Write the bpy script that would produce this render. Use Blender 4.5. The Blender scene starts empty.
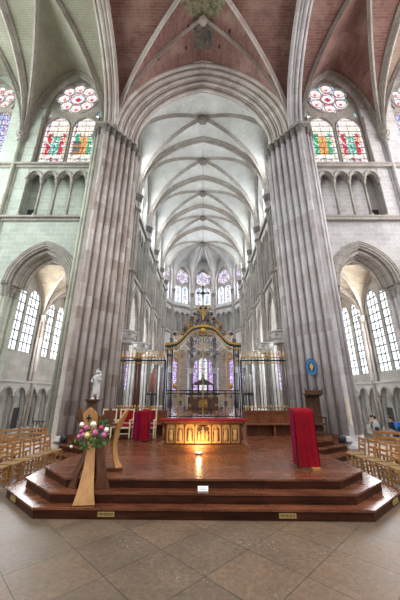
import bpy, bmesh, math, random
from mathutils import Vector, Matrix
from mathutils.geometry import tessellate_polygon
random.seed(7)
PI = math.pi
COL = bpy.context.scene.collection
sin, cos = math.sin, math.cos

# ------------------------------------------------------------------ materials
MATS = {}
def new_mat(name):
    m = bpy.data.materials.new(name); m.use_nodes = True
    nt = m.node_tree; b = nt.nodes['Principled BSDF']
    MATS[name] = m
    return m, nt, b
def N(nt, typ, **kw):
    n = nt.nodes.new(typ)
    for k, v in kw.items(): setattr(n, k, v)
    return n
def mixc(nt, fac, a, b, mode='MIX'):
    n = N(nt, 'ShaderNodeMix', data_type='RGBA', blend_type=mode)
    if isinstance(fac, (int, float)): n.inputs[0].default_value = fac
    else: nt.links.new(fac, n.inputs[0])
    for i, x in ((6, a), (7, b)):
        if isinstance(x, (tuple, list)): n.inputs[i].default_value = (*x[:3], 1)
        else: nt.links.new(x, n.inputs[i])
    return n.outputs[2]
def ramp(nt, src, stops):
    r = N(nt, 'ShaderNodeValToRGB'); nt.links.new(src, r.inputs[0])
    el = r.color_ramp.elements
    while len(el) < len(stops): el.new(.5)
    for e, (p, c) in zip(el, stops):
        e.position = p; e.color = (c, c, c, 1) if isinstance(c, (int, float)) else (*c, 1)
    return r.outputs[0]
def noise(nt, vec, scale, detail=4, rough=.6):
    n = N(nt, 'ShaderNodeTexNoise'); n.inputs['Scale'].default_value = scale
    n.inputs['Detail'].default_value = detail; n.inputs['Roughness'].default_value = rough
    if vec is not None: nt.links.new(vec, n.inputs['Vector'])
    return n.outputs[0]
def bump(nt, b, h, strength=.3, dist=.02):
    n = N(nt, 'ShaderNodeBump'); n.inputs['Strength'].default_value = strength; n.inputs['Distance'].default_value = dist
    nt.links.new(h, n.inputs['Height']); nt.links.new(n.outputs[0], b.inputs['Normal'])
def plain(name, col, rough=.6, metal=0, var=.15, scale=6, spec=None, sheen=0):
    m, nt, b = new_mat(name)
    tc = N(nt, 'ShaderNodeTexCoord')
    f = noise(nt, tc.outputs['Object'], scale)
    k = ramp(nt, f, [(.3, 1 - var), (.7, 1 + 0)])
    nt.links.new(mixc(nt, 1, col, k, 'MULTIPLY'), b.inputs['Base Color'])
    b.inputs['Roughness'].default_value = rough; b.inputs['Metallic'].default_value = metal
    if spec is not None: b.inputs['Specular IOR Level'].default_value = spec
    if sheen: b.inputs['Sheen Weight'].default_value = sheen
    return m
def ashlar(name, c1, c2, mortar, bw=.75, bh=.36, rough=.85, ms=.012, stain=None, uv=False, sx=1., bmp=.35, offs=.5, stainamt=.6, nscale=.7):
    """coursed stone or brick: blocks laid along (x+y, z) in the world, or along the UV map"""
    m, nt, b = new_mat(name)
    if uv:
        u = N(nt, 'ShaderNodeUVMap'); vec = u.outputs[0]
        g = N(nt, 'ShaderNodeNewGeometry'); pos = g.outputs['Position']
    else:
        g = N(nt, 'ShaderNodeNewGeometry'); pos = g.outputs['Position']
        s = N(nt, 'ShaderNodeSeparateXYZ'); nt.links.new(pos, s.inputs[0])
        a = N(nt, 'ShaderNodeMath', operation='ADD'); nt.links.new(s.outputs[0], a.inputs[0]); nt.links.new(s.outputs[1], a.inputs[1])
        c = N(nt, 'ShaderNodeCombineXYZ'); nt.links.new(a.outputs[0], c.inputs[0]); nt.links.new(s.outputs[2], c.inputs[1]); vec = c.outputs[0]
    br = N(nt, 'ShaderNodeTexBrick'); nt.links.new(vec, br.inputs['Vector'])
    br.offset = offs
    br.inputs['Color1'].default_value = (*c1, 1); br.inputs['Color2'].default_value = (*c2, 1); br.inputs['Mortar'].default_value = (*mortar, 1)
    br.inputs['Scale'].default_value = 1; br.inputs['Brick Width'].default_value = bw; br.inputs['Row Height'].default_value = bh
    br.inputs['Mortar Size'].default_value = ms; br.inputs['Mortar Smooth'].default_value = .3
    col = br.outputs['Color']
    f = noise(nt, pos, nscale, 6, .65)
    k = ramp(nt, f, [(.3, .72), (.68, 1.0)])
    col = mixc(nt, 1, col, k, 'MULTIPLY')
    f2 = noise(nt, pos, 9, 5, .7)
    col = mixc(nt, 1, col, ramp(nt, f2, [(.3, .82), (.62, 1.0)]), 'MULTIPLY')
    if stain:
        f3 = noise(nt, pos, .55, 5, .6)
        msk = ramp(nt, f3, [(.5, 0.), (.66, 1.)])
        mm = N(nt, 'ShaderNodeMath', operation='MULTIPLY'); nt.links.new(msk, mm.inputs[0]); mm.inputs[1].default_value = stainamt
        col = mixc(nt, mm.outputs[0], col, stain)
    nt.links.new(col, b.inputs['Base Color'])
    b.inputs['Roughness'].default_value = rough
    inv = N(nt, 'ShaderNodeMath', operation='SUBTRACT'); inv.inputs[0].default_value = 1; nt.links.new(br.outputs['Fac'], inv.inputs[1])
    ad = N(nt, 'ShaderNodeMath', operation='ADD'); nt.links.new(inv.outputs[0], ad.inputs[0]); nt.links.new(f2, ad.inputs[1])
    bump(nt, b, ad.outputs[0], bmp, .02)
    return m
def wood(name, c1, c2, rough=.4, grain=3., plank=None, spec=.22, rot=0., coat=0.):
    m, nt, b = new_mat(name)
    g = N(nt, 'ShaderNodeNewGeometry'); tc = N(nt, 'ShaderNodeTexCoord')
    mp = N(nt, 'ShaderNodeMapping'); nt.links.new(tc.outputs['Object'], mp.inputs[0])
    mp.inputs['Scale'].default_value = (grain * .35, grain * 3, grain * 3) if plank else (grain * 2.5, grain * 2.5, grain * .35)
    f = noise(nt, mp.outputs[0], 1.6, 7, .65)
    col = mixc(nt, ramp(nt, f, [(.3, 0.), (.7, 1.)]), c1, c2)
    if plank:
        br = N(nt, 'ShaderNodeTexBrick'); sp = N(nt, 'ShaderNodeSeparateXYZ'); nt.links.new(g.outputs['Position'], sp.inputs[0]); ad = N(nt, 'ShaderNodeMath', operation='ADD'); nt.links.new(sp.outputs[1], ad.inputs[0]); nt.links.new(sp.outputs[2], ad.inputs[1]); cb = N(nt, 'ShaderNodeCombineXYZ'); nt.links.new(sp.outputs[0], cb.inputs[0]); nt.links.new(ad.outputs[0], cb.inputs[1]); nt.links.new(cb.outputs[0], br.inputs['Vector'])
        br.inputs['Color1'].default_value = (.72, .72, .72, 1); br.inputs['Color2'].default_value = (1, 1, 1, 1); br.inputs['Mortar'].default_value = (.35, .3, .3, 1)
        br.inputs['Scale'].default_value = 1; br.inputs['Brick Width'].default_value = plank[0]; br.inputs['Row Height'].default_value = plank[1]; br.inputs['Mortar Size'].default_value = .003
        col = mixc(nt, 1, col, br.outputs['Color'], 'MULTIPLY')
    f2 = noise(nt, g.outputs['Position'], 2.2, 4)
    nt.links.new(mixc(nt, 1, col, ramp(nt, f2, [(.3, .7), (.7, 1.)]), 'MULTIPLY'), b.inputs['Base Color'])
    rr = N(nt, 'ShaderNodeMapRange'); nt.links.new(f2, rr.inputs[0]); rr.inputs[3].default_value = rough * .8; rr.inputs[4].default_value = rough * 1.3
    nt.links.new(rr.outputs[0], b.inputs['Roughness']); b.inputs['Specular IOR Level'].default_value = spec
    b.inputs['Coat Weight'].default_value = coat; b.inputs['Coat Roughness'].default_value = .25
    bump(nt, b, f, .08, .005)
    return m
def glow_attr(name, strength):
    """stained glass: coloured daylight coming through panes whose colours sit in the mesh, with thin dark leads"""
    m, nt, b = new_mat(name)
    a = N(nt, 'ShaderNodeVertexColor', layer_name='glass')
    g = N(nt, 'ShaderNodeNewGeometry')
    v = N(nt, 'ShaderNodeTexVoronoi', feature='DISTANCE_TO_EDGE'); v.inputs['Scale'].default_value = 5.5
    nt.links.new(g.outputs['Position'], v.inputs['Vector'])
    k = ramp(nt, v.outputs['Distance'], [(.01, .35), (.06, 1.)])
    c = mixc(nt, 1, a.outputs['Color'], k, 'MULTIPLY')
    b.inputs['Base Color'].default_value = (.02, .02, .02, 1)
    b.inputs['Roughness'].default_value = .3
    nt.links.new(c, b.inputs['Emission Color']); b.inputs['Emission Strength'].default_value = strength
    return m
def emis(name, col, s):
    m, nt, b = new_mat(name)
    b.inputs['Base Color'].default_value = (*col, 1); b.inputs['Emission Color'].default_value = (*col, 1); b.inputs['Emission Strength'].default_value = s
    return m

M_green = ashlar('ashlar_green_window_light', (.50, .56, .50), (.61, .66, .58), (.72, .76, .68), .62, .3, ms=.014)  # green cast of the left window light, put into the stone colour
M_grey = ashlar('pale_grey_ashlar', (.52, .50, .50), (.66, .63, .62), (.74, .72, .72), .62, .3, ms=.014)
M_pier = ashlar('pinkish_grey_pier_stone', (.56, .49, .44), (.70, .64, .60), (.64, .60, .57), .55, .42, ms=.012, stain=(.40, .28, .23), stainamt=.5)
M_shaft = ashlar('brown_grey_shaft_stone', (.42, .33, .28), (.72, .66, .61), (.60, .54, .51), .9, .62, ms=.012, stain=(.50, .46, .44), stainamt=.6)
M_shaftr = ashlar('shaft_stone_lavender_light', (.48, .43, .44), (.74, .70, .71), (.64, .61, .62), .9, .62, ms=.012, stain=(.33, .26, .24), stainamt=.45)  # right-hand shafts: lavender light mixed into the stone colour
M_pierr = ashlar('pier_stone_lavender_light', (.56, .53, .54), (.70, .67, .68), (.68, .66, .67), .55, .42, ms=.02, stain=(.40, .33, .30), stainamt=.4)  # right-hand pier stone, tinted for the lavender light on that side
M_gshaft = ashlar('shaft_stone_green_window_light', (.44, .46, .37), (.60, .62, .51), (.62, .63, .56), .9, .55, ms=.02, stain=(.40, .36, .26))  # left shafts carry the same green window light in their colour
M_choir = ashlar('white_grey_choir_stone', (.66, .65, .64), (.74, .73, .71), (.60, .59, .57), .7, .36, ms=.012, stain=(.46, .43, .38), stainamt=.45)
M_rib = ashlar('rib_stone', (.40, .36, .32), (.50, .46, .41), (.30, .27, .24), .5, .5, ms=.015)
M_ribd = ashlar('warm_rib_stone', (.44, .37, .31), (.55, .47, .41), (.38, .32, .28), .5, .5, ms=.015)
M_vault = ashlar('plastered_choir_vault', (.66, .67, .64), (.70, .71, .68), (.62, .62, .60), .5, .22, ms=.006, uv=True, stain=(.50, .42, .30), stainamt=.3)
M_tan = ashlar('stippled_tan_vault', (.29, .28, .20), (.35, .34, .26), (.50, .49, .40), .14, .075, ms=.012, uv=True, stain=(.26, .24, .17), stainamt=.6)
M_brown = ashlar('brown_vault_brick', (.30, .20, .15), (.40, .28, .21), (.42, .33, .27), .4, .16, ms=.01, uv=True)
M_aisle = ashlar('ochre_aisle_vault', (.42, .33, .22), (.55, .46, .34), (.48, .40, .30), .4, .2, ms=.01, uv=True, stain=(.28, .19, .13), stainamt=.8)
M_dirty = ashlar('weathered_aisle_wall', (.46, .45, .42), (.58, .57, .53), (.50, .48, .45), .8, .4, ms=.012, stain=(.33, .29, .24), stainamt=.6)
M_brownwall = ashlar('brown_transept_wall', (.36, .30, .25), (.46, .39, .33), (.50, .44, .38), .7, .32, ms=.012)
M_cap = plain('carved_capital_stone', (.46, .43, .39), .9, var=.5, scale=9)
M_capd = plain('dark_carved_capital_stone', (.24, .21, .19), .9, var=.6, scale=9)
M_marble = plain('dark_grey_column_stone', (.17, .17, .18), .5, var=.3)
M_white = plain('white_carved_stone', (.60, .59, .57), .7, var=.35, scale=12)
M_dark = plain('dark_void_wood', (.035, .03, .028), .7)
M_iron = plain('black_wrought_iron', (.018, .02, .025), .35, .6)
M_steel = plain('grey_wrought_iron', (.10, .11, .12), .4, .7)
M_gold = plain('gilded_iron', (.62, .36, .08), .35, .75, var=.5, scale=14)
M_lead = plain('dark_window_lead', (.05, .055, .06), .6)
M_clear = emis('clear_glass_in_daylight', (.90, .96, 1.0), .8)
M_stain = glow_attr('stained_glass_in_daylight', .85)
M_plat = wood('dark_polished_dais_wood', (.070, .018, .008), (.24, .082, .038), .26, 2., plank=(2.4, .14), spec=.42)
M_riser = wood('shade_toned_riser_wood', (.018, .005, .002), (.075, .021, .009), .4, 2., plank=(2.4, .3), spec=.15)  # dais wood darkened so the step fronts look shaded
M_altarw = wood('carved_walnut', (.11, .038, .014), (.26, .10, .035), .4, 4.)
M_panelw = wood('dark_oak_panelling', (.10, .028, .011), (.22, .070, .026), .45, 3.)
M_throne = wood('very_dark_oak', (.05, .022, .014), (.12, .055, .03), .5, 3.)
M_amblite = wood('honey_oak', (.36, .17, .06), (.52, .28, .11), .35, 3.)
M_ambdark = wood('walnut_board', (.055, .02, .010), (.15, .055, .025), .35, 3.)
M_chairw = wood('light_chair_wood', (.26, .11, .033), (.40, .19, .062), .4, 5.)
M_straw = plain('woven_rush', (.30, .17, .06), .8, var=.4, scale=30)
M_red = plain('crimson_cloth', (.24, .004, .012), .8, var=.35, scale=3, spec=.1)
M_maroon = plain('magenta_red_cloth', (.20, .004, .035), .85, var=.3, scale=3, spec=.1)  # slightly darker and more magenta than the front cloth
M_cream = plain('cream_painted_wood', (.62, .50, .33), .5)
M_blue = plain('sky_blue_enamel', (.03, .22, .50), .4, var=.1)
M_black = plain('black_plastic', (.012, .012, .014), .5)
M_paper = plain('white_card', (.85, .84, .82), .6, var=.03)
M_brass = plain('brass_grille', (.50, .36, .14), .4, .5, var=.3, scale=20)
M_leaf = plain('fresh_green_leaf', (.05, .17, .035), .6, var=.5, scale=14)
M_fwhite = plain('cream_petal', (.85, .80, .68), .6, var=.15, scale=30)
M_fpink = plain('pink_petal', (.62, .16, .36), .6, var=.3, scale=30)
M_fmag = plain('deep_pink_petal', (.50, .04, .17), .6, var=.3, scale=30)
M_fyell = plain('pale_yellow_petal', (.78, .68, .30), .6, var=.2, scale=30)
M_skin = plain('skin', (.55, .34, .24), .6, var=.05)
M_hair = plain('dark_hair', (.03, .02, .015), .7)
M_khaki = plain('khaki_cloth', (.30, .26, .18), .9)
M_navy = plain('dark_navy_cloth', (.03, .035, .06), .9)
M_bluebag = plain('bright_blue_nylon', (.02, .16, .55), .6, var=.1)
M_greybag = plain('grey_nylon', (.40, .42, .45), .6)

# stone floor: square slabs laid diagonally
def floor_mat():
    m, nt, b = new_mat('worn_limestone_slabs')
    g = N(nt, 'ShaderNodeNewGeometry')
    mp = N(nt, 'ShaderNodeMapping', vector_type='POINT'); nt.links.new(g.outputs['Position'], mp.inputs[0])
    mp.inputs['Rotation'].default_value = (0, 0, PI / 4)
    mp.inputs['Location'].default_value = (3.01 + .0, -3.92 + .0, 0)
    br = N(nt, 'ShaderNodeTexBrick'); nt.links.new(mp.outputs[0], br.inputs['Vector']); br.offset = 0
    br.inputs['Color1'].default_value = (.150, .094, .058, 1); br.inputs['Color2'].default_value = (.108, .078, .054, 1); br.inputs['Mortar'].default_value = (.045, .035, .027, 1)
    br.inputs['Scale'].default_value = 1; br.inputs['Brick Width'].default_value = .885; br.inputs['Row Height'].default_value = .875
    br.inputs['Mortar Size'].default_value = .008; br.inputs['Mortar Smooth'].default_value = .4
    col = br.outputs['Color']
    f = noise(nt, g.outputs['Position'], 1.6, 8, .7)
    col = mixc(nt, 1, col, ramp(nt, f, [(.3, .72), (.7, 1.15)]), 'MULTIPLY')
    f2 = noise(nt, g.outputs['Position'], 14, 6, .75)
    col = mixc(nt, 1, col, ramp(nt, f2, [(.32, .68), (.6, 1.1)]), 'MULTIPLY')
    w = noise(nt, g.outputs['Position'], 24, 4, .8); w2 = noise(nt, g.outputs['Position'], 1.1, 3, .6)
    mu = N(nt, 'ShaderNodeMath', operation='MULTIPLY'); nt.links.new(ramp(nt, w, [(.56, 0.), (.64, 1.)]), mu.inputs[0]); nt.links.new(ramp(nt, w2, [(.5, 0.), (.66, .75)]), mu.inputs[1])
    col = mixc(nt, mu.outputs[0], col, (.36, .32, .27))
    nt.links.new(col, b.inputs['Base Color']); b.inputs['Roughness'].default_value = .42; b.inputs['Specular IOR Level'].default_value = .3
    rr = N(nt, 'ShaderNodeMapRange'); nt.links.new(f, rr.inputs[0]); rr.inputs[3].default_value = .32; rr.inputs[4].default_value = .6
    nt.links.new(rr.outputs[0], b.inputs['Roughness'])
    inv = N(nt, 'ShaderNodeMath', operation='SUBTRACT'); nt.links.new(f2, inv.inputs[0]); nt.links.new(br.outputs['Fac'], inv.inputs[1])
    bump(nt, b, inv.outputs[0], .35, .01)
    return m
M_floor = floor_mat()

# crossing vault: red brick with the painted patches round its centre
def crossing_mat():
    m = ashlar('red_vault_brick', (.20, .088, .068), (.27, .135, .11), (.31, .21, .18), .55, .14, ms=.010, uv=True, stain=(.40, .26, .22), stainamt=.55, bmp=.2)
    nt = m.node_tree; b = nt.nodes['Principled BSDF']
    src = b.inputs['Base Color'].links[0].from_socket
    g = N(nt, 'ShaderNodeNewGeometry'); s = N(nt, 'ShaderNodeSeparateXYZ'); nt.links.new(g.outputs['Position'], s.inputs[0])
    def band(sock, lo, hi, soft=.06, ab=False):
        if ab:
            a = N(nt, 'ShaderNodeMath', operation='ABSOLUTE'); nt.links.new(sock, a.inputs[0]); sock = a.outputs[0]
        r = []
        for e, sg in ((lo, 1), (hi, -1)):
            q = N(nt, 'ShaderNodeMapRange'); nt.links.new(sock, q.inputs[0])
            q.inputs[1].default_value = e - soft * sg; q.inputs[2].default_value = e + soft * sg
            r.append(q.outputs[0])
        mu = N(nt, 'ShaderNodeMath', operation='MULTIPLY'); nt.links.new(r[0], mu.inputs[0]); nt.links.new(r[1], mu.inputs[1])
        return mu.outputs[0]
    def mul(a, c):
        mu = N(nt, 'ShaderNodeMath', operation='MULTIPLY'); nt.links.new(a, mu.inputs[0]); nt.links.new(c, mu.inputs[1]); return mu.outputs[0]
    f = noise(nt, g.outputs['Position'], 3.5, 8, .75)
    dk = mul(band(s.outputs[0], -1, .62, .08, True), band(s.outputs[1], 10.75, 12.35))
    ln = N(nt, 'ShaderNodeVectorMath', operation='DISTANCE'); nt.links.new(g.outputs['Position'], ln.inputs[0]); ln.inputs[1].default_value = (0, 9.3, 24.8)
    gr = band(ln.outputs[1], -1, 1.45, .12)
    colg = mixc(nt, ramp(nt, f, [(.42, 0.), (.58, 1.)]), (.10, .09, .055), (.30, .27, .16))
    cold = mixc(nt, ramp(nt, f, [(.4, 0.), (.65, 1.)]), (.055, .055, .055), (.24, .19, .15))
    c = mixc(nt, dk, src, cold); c = mixc(nt, gr, c, colg)
    nt.links.new(c, b.inputs['Base Color'])
    return m
M_brick = crossing_mat()

# ------------------------------------------------------------------ mesh builder
class MB:
    def __init__(s): s.v = []; s.f = []; s.sm = []; s.uv = None; s.col = None
    def add(s, vs, fs, smooth=False):
        o = len(s.v); s.v += [tuple(p) for p in vs]; s.f += [tuple(o + i for i in f) for f in fs]; s.sm += [smooth] * len(fs); return s
    def box(s, x0, x1, y0, y1, z0, z1):
        s.add([(x0,y0,z0),(x1,y0,z0),(x1,y1,z0),(x0,y1,z0),(x0,y0,z1),(x1,y0,z1),(x1,y1,z1),(x0,y1,z1)],
              [(0,3,2,1),(4,5,6,7),(0,1,5,4),(1,2,6,5),(2,3,7,6),(3,0,4,7)]); return s
    def bar(s, a, b, w, d=None, up=(0,0,1)):
        a, b = Vector(a), Vector(b); d = d or w; t = (b - a).normalized(); up = Vector(up)
        if abs(t.dot(up)) > .98: up = Vector((0, 1, 0))
        x = t.cross(up).normalized() * w / 2; y = x.cross(t).normalized() * d / 2
        s.add([a-x-y, a+x-y, a+x+y, a-x+y, b-x-y, b+x-y, b+x+y, b-x+y], [(0,3,2,1),(4,5,6,7),(0,1,5,4),(1,2,6,5),(2,3,7,6),(3,0,4,7)]); return s
    def sweep(s, path, prof, side=None, closed=True, smooth=False, cap=True, scale=None):
        """prof: list of (side, normal) offsets; side: constant side vector of a planar path"""
        P = [Vector(p) for p in path]; n = len(P); m = len(prof); vs = []
        for i, p in enumerate(P):
            t = (P[min(i+1, n-1)] - P[max(i-1, 0)])
            t = t.normalized() if t.length > 1e-9 else Vector((0,0,1))
            if side is None:
                h = Vector((0,0,1)) if abs(t.z) < .95 else Vector((0,1,0))
                S = t.cross(h).normalized()
            else: S = Vector(side).normalized()
            Nn = S.cross(t).normalized(); k = scale[i] if scale else 1
            vs += [p + S*a*k + Nn*b*k for a, b in prof]
        fs = []
        for i in range(n-1):
            for j in range(m if closed else m-1):
                j2 = (j+1) % m; fs.append((i*m+j, i*m+j2, (i+1)*m+j2, (i+1)*m+j))
        s.add(vs, fs, smooth)
        if cap and closed: s.add([vs[j] for j in range(m)], [tuple(range(m))]); s.add(vs[-m:], [tuple(range(m))])
        return s
    def tube(s, path, r, n=8, side=None, scale=None):
        return s.sweep(path, [(r*cos(2*PI*i/n), r*sin(2*PI*i/n)) for i in range(n)], side, True, True, True, scale)
    def cyl(s, x, y, z0, z1, r, n=12, r2=None):
        r2 = r if r2 is None else r2
        vs = [(x+r*cos(2*PI*i/n), y+r*sin(2*PI*i/n), z0) for i in range(n)] + [(x+r2*cos(2*PI*i/n), y+r2*sin(2*PI*i/n), z1) for i in range(n)]
        s.add(vs, [(i, (i+1)%n, n+(i+1)%n, n+i) for i in range(n)], True)
        s.add(vs, [tuple(range(n-1,-1,-1)), tuple(range(n, 2*n))]); return s
    def lathe(s, x, y, z, prof, n=14, wob=0, k=8, smooth=True):
        vs = []
        for j, (r, h) in enumerate(prof):
            for i in range(n):
                a = 2*PI*i/n; q = 1 + (wob*cos(k*a + j*PI) if 0 < j < len(prof)-1 else 0)
                vs.append((x+r*q*cos(a), y+r*q*sin(a), z+h))
        fs = [(j*n+i, j*n+(i+1)%n, (j+1)*n+(i+1)%n, (j+1)*n+i) for j in range(len(prof)-1) for i in range(n)]
        s.add(vs, fs, smooth); m = (len(prof)-1)*n
        s.add(vs[:n] + vs[m:], [tuple(range(n-1,-1,-1)), tuple(range(n, 2*n))]); return s
    def blob(s, c, r, n=8, m=6, rot=None):
        if isinstance(r, (int, float)): r = (r, r, r)
        c = Vector(c); vs = []
        for j in range(1, m):
            for i in range(n):
                p = Vector((r[0]*sin(PI*j/m)*cos(2*PI*i/n), r[1]*sin(PI*j/m)*sin(2*PI*i/n), r[2]*cos(PI*j/m)))
                if rot is not None: p = rot @ p
                vs.append(c + p)
        t, b = Vector((0,0,r[2])), Vector((0,0,-r[2]))
        if rot is not None: t, b = rot @ t, rot @ b
        vs += [c+t, c+b]; T = len(vs)-2; fs = []
        for j in range(m-2):
            for i in range(n): fs.append((j*n+i, (j+1)*n+i, (j+1)*n+(i+1)%n, j*n+(i+1)%n))
        for i in range(n): fs.append((T, i, (i+1)%n)); fs.append((T+1, (m-2)*n+(i+1)%n, (m-2)*n+i))
        s.add(vs, fs, True); return s
    def prism(s, poly, z0, z1):
        n = len(poly)
        s.add([(x,y,z0) for x,y in poly] + [(x,y,z1) for x,y in poly], [tuple(range(n-1,-1,-1)), tuple(range(n,2*n))] + [(i,(i+1)%n,n+(i+1)%n,n+i) for i in range(n)]); return s
    def slab(s, outer, holes, O, U, V, W, th):
        """plate with holes: 2-D loops in (U, V) at origin O, thickness th along W"""
        O, U, V, W = Vector(O), Vector(U), Vector(V), Vector(W)
        loops = [outer] + list(holes)
        tri = tessellate_polygon([[Vector((a, b, 0)) for a, b in l] for l in loops])
        flat = [p for l in loops for p in l]
        A = [O + U*a + V*b for a, b in flat]; B = [p + W*th for p in A]; n = len(A)
        s.add(A + B, [tuple(t) for t in tri] + [tuple(n+i for i in reversed(t)) for t in tri])
        o = 0; fs = []
        for l in loops:
            m = len(l)
            fs += [(o+i, o+(i+1)%m, n+o+(i+1)%m, n+o+i) for i in range(m)]; o += m
        s.add(A + B, fs); return s
    def build(s, name, mat, parent=None, fix=True):
        me = bpy.data.meshes.new(name)
        off = Vector(parent.get('_o', (0,0,0))) if parent is not None else Vector((0,0,0))
        me.from_pydata([tuple(Vector(p) - off) for p in s.v], [], s.f)
        me.polygons.foreach_set('use_smooth', s.sm)
        if s.uv:
            l = me.uv_layers.new(name='UVMap')
            for poly in me.polygons:
                for li in poly.loop_indices: l.data[li].uv = s.uv[me.loops[li].vertex_index]
        if s.col:
            a = me.color_attributes.new('glass', 'FLOAT_COLOR', 'CORNER')
            for poly, c in zip(me.polygons, s.col):
                for li in poly.loop_indices: a.data[li].color = (*c, 1)
        if fix and not s.col:
            bm = bmesh.new(); bm.from_mesh(me)
            if not s.uv: bmesh.ops.remove_doubles(bm, verts=bm.verts, dist=1e-5)
            bmesh.ops.recalc_face_normals(bm, faces=bm.faces); bm.to_mesh(me); bm.free()
        me.materials.append(mat); me.update()
        o = bpy.data.objects.new(name, me); COL.objects.link(o)
        if parent is not None: o.parent = parent; o['_o'] = tuple(off)
        return o
def tag(o, label=None, cat=None, group=None, kind=None):
    if label: o['label'] = label
    if cat: o['category'] = cat
    if group: o['group'] = group
    if kind: o['kind'] = kind
    return o
def empty(name, loc, label=None, cat=None, group=None, kind=None):
    o = bpy.data.objects.new(name, None); COL.objects.link(o); o.location = loc; o['_o'] = tuple(loc); o.empty_display_size = .1
    return tag(o, label, cat, group, kind)
def copy_tree(o, parent=None):
    c = o.copy(); COL.objects.link(c)
    if parent is not None: c.parent = parent
    for ch in [x for x in COL.objects if x.parent == o]: copy_tree(ch, c)
    return c
def struct(name, label=None): return empty(name, (0,0,0), label, None, None, 'structure')

# ------------------------------------------------------------------ arch geometry
def arch2(cx, a, zs, rise, n=14):
    """left springing to right springing over a pointed arch (2-D)"""
    rise = max(rise, a*1.001); R = (a*a + rise*rise)/(2*a); k = R - a; pts = []
    A = math.acos(k/R)
    for i in range(n+1):
        th = A*i/n; pts.append((cx - (R*cos(th) - k), zs + R*sin(th)))
    return pts + [(2*cx - x, z) for x, z in reversed(pts[:-1])]
def opening(cx, a, z0, zs, rise, n=14): return [(cx-a, z0)] + arch2(cx, a, zs, rise, n) + [(cx+a, z0)]
KP = .24
def gh(t, k=KP): return math.sqrt(max(0, (1+k)**2 - (t+k)**2))/math.sqrt(1+2*k)
def gsamp(n, k=KP):
    A = math.acos(k/(1+k)); return [max(0., min(1., (1+k)*cos(A*i/n) - k)) for i in range(n+1)]   # 1 .. 0
def vault(mb, C, corners, zs, zc, k=KP, n=14, closed=True):
    """webs of a ribbed vault: each side of the polygon is carried up to the centre C"""
    if mb.uv is None: mb.uv = []
    cx, cy = C; T = gsamp(n, k)
    sides = [(corners[i], corners[(i+1) % len(corners)]) for i in range(len(corners) if closed else len(corners)-1)]
    S = [-t for t in T] + list(reversed(T[:-1]))
    for a, b in sides:
        mx, my = (a[0]+b[0])/2, (a[1]+b[1])/2; hx, hy = (b[0]-a[0])/2, (b[1]-a[1])/2; L = math.hypot(hx, hy); D = math.hypot(cx-mx, cy-my)
        vs, uv = [], []
        for t in T:                      # t = 1 at the wall, 0 at the key
            arc = 0; last = None
            row = []
            for q in S:
                x = cx + (mx + hx*q - cx)*t; y = cy + (my + hy*q - cy)*t; z = zs + (zc-zs)*gh(abs(q)*t, k)
                row.append((x, y, z))
            mid = len(S)//2; ar = [0]*len(S)
            for i in range(mid+1, len(S)): ar[i] = ar[i-1] + (Vector(row[i]) - Vector(row[i-1])).length
            for i in range(mid-1, -1, -1): ar[i] = ar[i+1] - (Vector(row[i]) - Vector(row[i+1])).length
            vs += row; uv += [(D*t, ar[i]) for i in range(len(S))]
        m = len(S)
        mb.add(vs, [(i*m+j, i*m+j+1, (i+1)*m+j+1, (i+1)*m+j) for i in range(len(T)-1) for j in range(m-1)], True); mb.uv += uv
def ribpath(P, C, zs, zc, k=KP, n=16):
    return [(C[0] + (P[0]-C[0])*t, C[1] + (P[1]-C[1])*t, zs + (zc-zs)*gh(t, k)) for t in gsamp(n, k)]
def archpath(P, Q, zs, zc, k=KP, n=16):
    m = ((P[0]+Q[0])/2, (P[1]+Q[1])/2); a = ribpath(P, m, zs, zc, k, n); b = ribpath(Q, m, zs, zc, k, n)
    return a + list(reversed(b[:-1]))
def ribprof(w, d):   # two side rolls and a nose
    return [(-w*.5, d*.3), (-w*.5, -d*.1), (-w*.34, -d*.3), (-w*.2, -d*.35), (-w*.16, -d*.62), (0, -d*.85), (w*.16, -d*.62), (w*.2, -d*.35), (w*.34, -d*.3), (w*.5, -d*.1), (w*.5, d*.3)]
def rib(mb, path, w=.3, d=.35):
    a, b = Vector(path[0]), Vector(path[-1]); h = Vector((b.x-a.x, b.y-a.y, 0)).normalized(); S = Vector((-h.y, h.x, 0))
    pr = ribprof(w, d)
    # choose the sign so that the nose points down/inwards
    P = [Vector(p) for p in path]; i = len(P)//2; t = (P[i+1]-P[i-1]).normalized() if i+1 < len(P) else (P[-1]-P[-2]).normalized()
    if S.cross(t).z < 0: S = -S
    mb.sweep(path, pr, S, smooth=False)
def capital(mb, x, y, z, r, h=.55, R=1.7, n=16):
    mb.lathe(x, y, z, [(r*1.0, 0), (r*1.18, h*.05), (r*1.02, h*.12), (r*1.15, h*.3), (r*1.45, h*.5), (r*1.3, h*.58), (r*R, h*.82), (r*R*.92, h*.88)], n, .10, 5)
    mb.lathe(x, y, z+h*.86, [(r*R*1.1, 0), (r*R*1.18, h*.07), (r*R*1.18, h*.14)], 8)
    for i in range(8):
        a = 2*PI*i/8; mb.blob((x+r*R*.95*cos(a), y+r*R*.95*sin(a), z+h*.72), r*.24, 6, 4)
        mb.blob((x+r*1.32*cos(a+.4), y+r*1.32*sin(a+.4), z+h*.42), r*.2, 6, 4)
def colbase(mb, x, y, z, r, h=.35):
    mb.lathe(x, y, z, [(r*1.7, 0), (r*1.7, h*.45), (r*1.45, h*.5), (r*1.6, h*.6), (r*1.3, h*.75), (r*1.35, h*.85), (r*1.02, h)], 14)

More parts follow.
